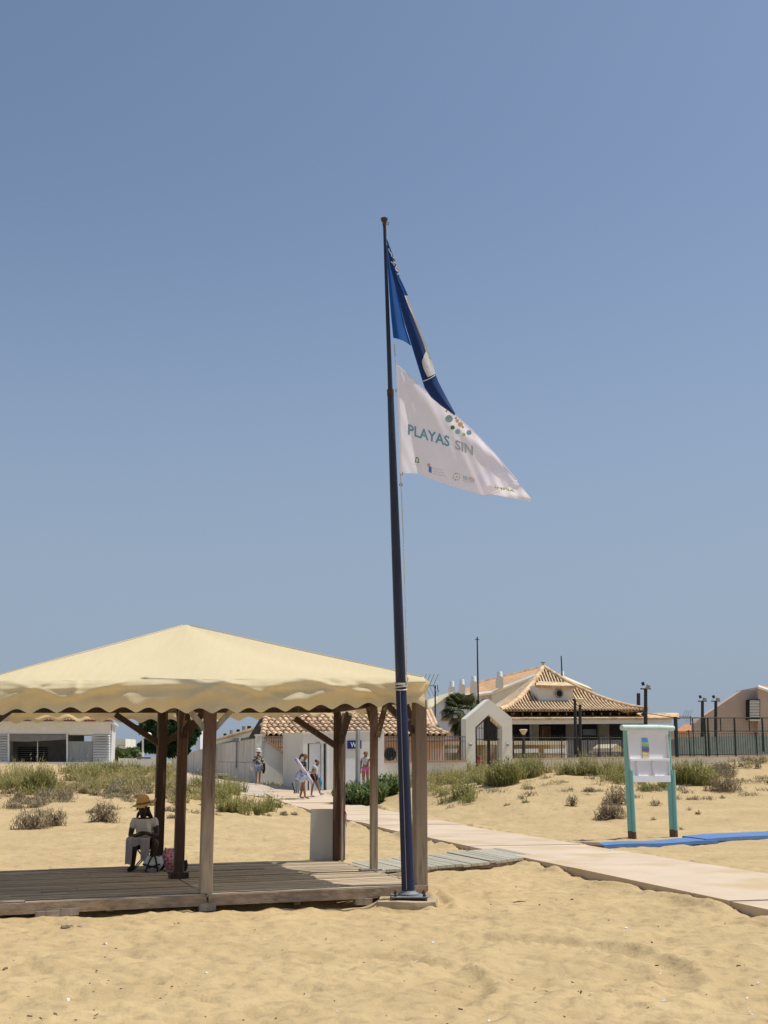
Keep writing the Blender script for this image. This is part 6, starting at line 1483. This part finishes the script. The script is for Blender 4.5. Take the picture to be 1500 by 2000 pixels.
def standing(hand=None, **k):
    J = dict(pel=V3(0,0,.92), spi=V3(0,0,1.08), che=V3(0,0,1.24), nb=V3(0,.0,1.37), nk=V3(0,-.01,1.42), shL=V3(-.16,0,1.32), shR=V3(.16,0,1.32),
             elL=V3(-.21,.02,1.06), elR=V3(.21,.02,1.06), wrL=V3(-.20,-.08,.86), wrR=V3(.20,-.08,.86), haL=V3(-.20,-.10,.79), haR=V3(.20,-.10,.79),
             hiL=V3(-.085,0,.88), hiR=V3(.085,0,.88), knL=V3(-.09,-.02,.48), knR=V3(.09,-.02,.48), anL=V3(-.09,.03,.075), anR=V3(.09,.03,.075), toL=V3(-.10,-.13,.035), toR=V3(.10,-.13,.035))
    J.update(k); return J
def tshirt(o, J, m, sl=.6, low=.02, r=.0):
    garment(o, 'shirt', {'p': (J['pel']+V3(0,0,low), .142+r), 's': (J['spi'], .132+r), 'c': (J['che'], (.165+r,.125+r)), 'n': (J['nb']-V3(0,0,.02), .08), 'a': (J['shL'], .072+r), 'b': (J['shL'].lerp(J['elL'], sl), .062+r), 'd': (J['shR'], .072+r), 'e': (J['shR'].lerp(J['elR'], sl), .062+r)},
        [('p','s'),('s','c'),('c','n'),('c','a'),('a','b'),('c','d'),('d','e')], m)
def shorts(o, J, m, lg=.55, r=0):
    garment(o, 'shorts', {'p': (J['pel'], .145+r), 'a': (J['hiL'], .108+r), 'b': (J['hiL'].lerp(J['knL'], lg), .09+r), 'c': (J['hiR'], .108+r), 'd': (J['hiR'].lerp(J['knR'], lg), .09+r)}, [('p','a'),('a','b'),('p','c'),('c','d')], m)
# walker with sunhat
q = P(503, 1549, 53); q.z = H(q.x, q.y) + .05
J = standing(elL=V3(-.24,.04,1.08), wrL=V3(-.16,-.16,1.12), haL=V3(-.13,-.20,1.14), knL=V3(-.08,-.10,.49), anL=V3(-.08,-.04,.09), toL=V3(-.09,-.2,.04), anR=V3(.08,.12,.09), knR=V3(.09,.0,.48), toR=V3(.09,-.03,.04))
p1 = person('walker in white sunhat, leafy print shirt and denim shorts on the path', q, .15, J, SKINT, scale=.86)
tshirt(p1, J, FLORAL, .95, -.02, .02); shorts(p1, J, DENIM, .75, .01); hairshape(p1, J, HAIRB)
ht = thing('sunhat', 'white cotton sunhat worn by the walker in the print shirt', 'hat', q + V3(0, -.01, 1.39))
obj('crown', MB().lathe((0,0,0), [(.105,0),(.10,.06),(.07,.10),(.01,.11)], 16), HATW, ht, sm=True, local=True); obj('brim', MB().lathe((0,0,-.02), [(.17,-.03),(.10,.02),(.10,.025),(.175,-.022)], 16), HATW, ht, sm=True, local=True)
bag('white_tote', 'white cloth bag hanging from the shoulder of the walker in the print shirt', q + V3(-.23, -.02, .58), (.24, .10, .32), SHIRTW)
bag('dark_shoulder_bag', 'dark bag hanging at the far hip of the walker in the print shirt', q + V3(.23, .02, .46), (.16, .10, .42), BLACKC)
# woman with rolled parasol, seen from the side, facing right (local -y turned to +x)
q = P(592, 1563, 47.2); q.z = H(q.x, q.y) + .09
J = standing(pel=V3(0,.02,.92), nk=V3(0,-.05,1.43), nb=V3(0,-.02,1.38), elR=V3(.20,.04,1.05), wrR=V3(.18,-.18,.98), haR=V3(.17,-.24,.96), elL=V3(-.2,.05,1.06), wrL=V3(-.2,-.12,.95), haL=V3(-.2,-.18,.93),
             knL=V3(-.08,-.04,.48), knR=V3(.09,.04,.48), anL=V3(-.08,-.10,.075), anR=V3(.09,.14,.075), toL=V3(-.08,-.26,.035), toR=V3(.09,-.02,.035))
p2 = person('woman in dark top and denim shorts carrying a striped bag and rolled parasol', q, R(78), J, SKINT, scale=1.0)
tshirt(p2, J, BLACKC, .12, -.0, -.005); shorts(p2, J, DENIM, .35, .02)
hd = J['nk'] + V3(0, .015, .15)
garment(p2, 'hair', {'a': (hd + V3(0,.03,.055), .088), 'b': (hd + V3(0,.06,.0), .08), 'c': (hd + V3(0,.16,-.02), .04), 'd': (hd + V3(0,.19,-.16), .03)}, [('a','b'),('b','c'),('c','d')], HAIRB)
ps = thing('rolled_parasol', 'long rolled lilac and white beach parasol carried across the woman with the striped bag', 'parasol', q)
a = P(577, 1481, 46.6); b = P(611, 1531, 46.9)
sub(ps, 'canopy', MB().tube([a, a.lerp(b, .06), a.lerp(b, .9), b], [.04, .062, .075, .05], 10), PARAW, sm=True); sub(ps, 'strap', MB().tube([P(595,1497,47), P(599,1520,47)], .015, 6), SHIRTW)
bag('striped_bag', 'large blue and white beach bag at the hip of the woman with the parasol', P(588, 1528, 46.8), (.44, .28, .36), BAGBL)
fc = thing('folded_chair', 'folded beach chair with pale frame carried low behind the woman with the parasol', 'folding chair', P(577, 1550, 47))
for dx, w_ in ((0, 0), (3, 0), (7, 0), (10, 0)): sub(fc, 'frame_tube', MB().tube([P(574+dx, 1551, 47.0), P(576+dx*.9, 1526, 47.1)], .014, 6), WHITEP)
sub(fc, 'seat_cloth', MB().slab([P(573,1549,47.2), P(585,1549,47.2), P(586,1524,47.2), P(577,1524,47.2)], .03), SHADE); sub(fc, 'arm', MB().tube([P(570.5,1529,47), P(576,1549,47)], .02, 6), IRON)
# boy walking behind her
q = P(613, 1560, 48.2); q.z = H(q.x, q.y) + .09
J = standing(nk=V3(0,-.14,1.38), nb=V3(0,-.09,1.34), che=V3(0,-.04,1.23), elR=V3(.2,.02,1.04), wrR=V3(.18,-.10,.84), haR=V3(.18,-.13,.78), knR=V3(.09,-.16,.52), anR=V3(.09,-.26,.14), toR=V3(.09,-.42,.16), knL=V3(-.08,.04,.48), anL=V3(-.08,.10,.08), toL=V3(-.08,-.06,.035), shR=V3(.14,-.05,1.30), shL=V3(-.14,-.05,1.30))
p3 = person('boy with bowed head in long white T-shirt walking beside the woman with the parasol', q, R(80), J, SKINT, scale=.86)
tshirt(p3, J, SHIRTW, .5, -.12, .03); shorts(p3, J, BLACKC, .6, .0)
hd = J['nk'] + V3(0, .01, .16); garment(p3, 'hair', {'a': (hd + V3(0,0,.055), .092), 'b': (hd + V3(0,.035,.0), .09), 'c': (hd+V3(0,.05,-.07), .05)}, [('a','b'),('b','c')], HAIRD)
for s_ in 'LR':
    a_, t_ = J['an'+s_], J['to'+s_]; garment(p3, 'sandal', {'a': (a_+V3(0,.02,-.03), .05), 'b': (a_.lerp(t_,.5)+V3(0,0,-.02), .05), 'c': (t_+V3(0,-.03,-.005), .045)}, [('a','b'),('b','c')], BAGBL)
bag('cyan_bag', 'bright cyan beach bag carried at the far side of the boy in white', P(622, 1540, 48.6), (.30, .2, .42), BAGC)
# girl in pink behind the grey post
q = P(714, 1545, 50.2); q.z = H(q.x, q.y) - .02
J = standing(elR=V3(.33,-.03,1.22), wrR=V3(.44,-.10,1.24), haR=V3(.50,-.12,1.26))
p4 = person('girl in hot pink shorts standing between the grey post and the thin gazebo post', q, R(-10), J, SKINT, scale=.93)
tshirt(p4, J, SHIRTW, .1, .12, -.012); shorts(p4, J, PINKS, .3, -.012); hairshape(p4, J, HAIRC, length=.26)
# someone inside the gate
q = P(936, 1520, 60.5); q.z = 1.35 - .75
J = standing(); p5 = person('person in red top half hidden behind the bars of the gate arch', q, R(30), J, SKINT, scale=.8)
tshirt(p5, J, RED, .5, -.05, .04); shorts(p5, J, BLACKC, .6); hairshape(p5, J, HAIRD)
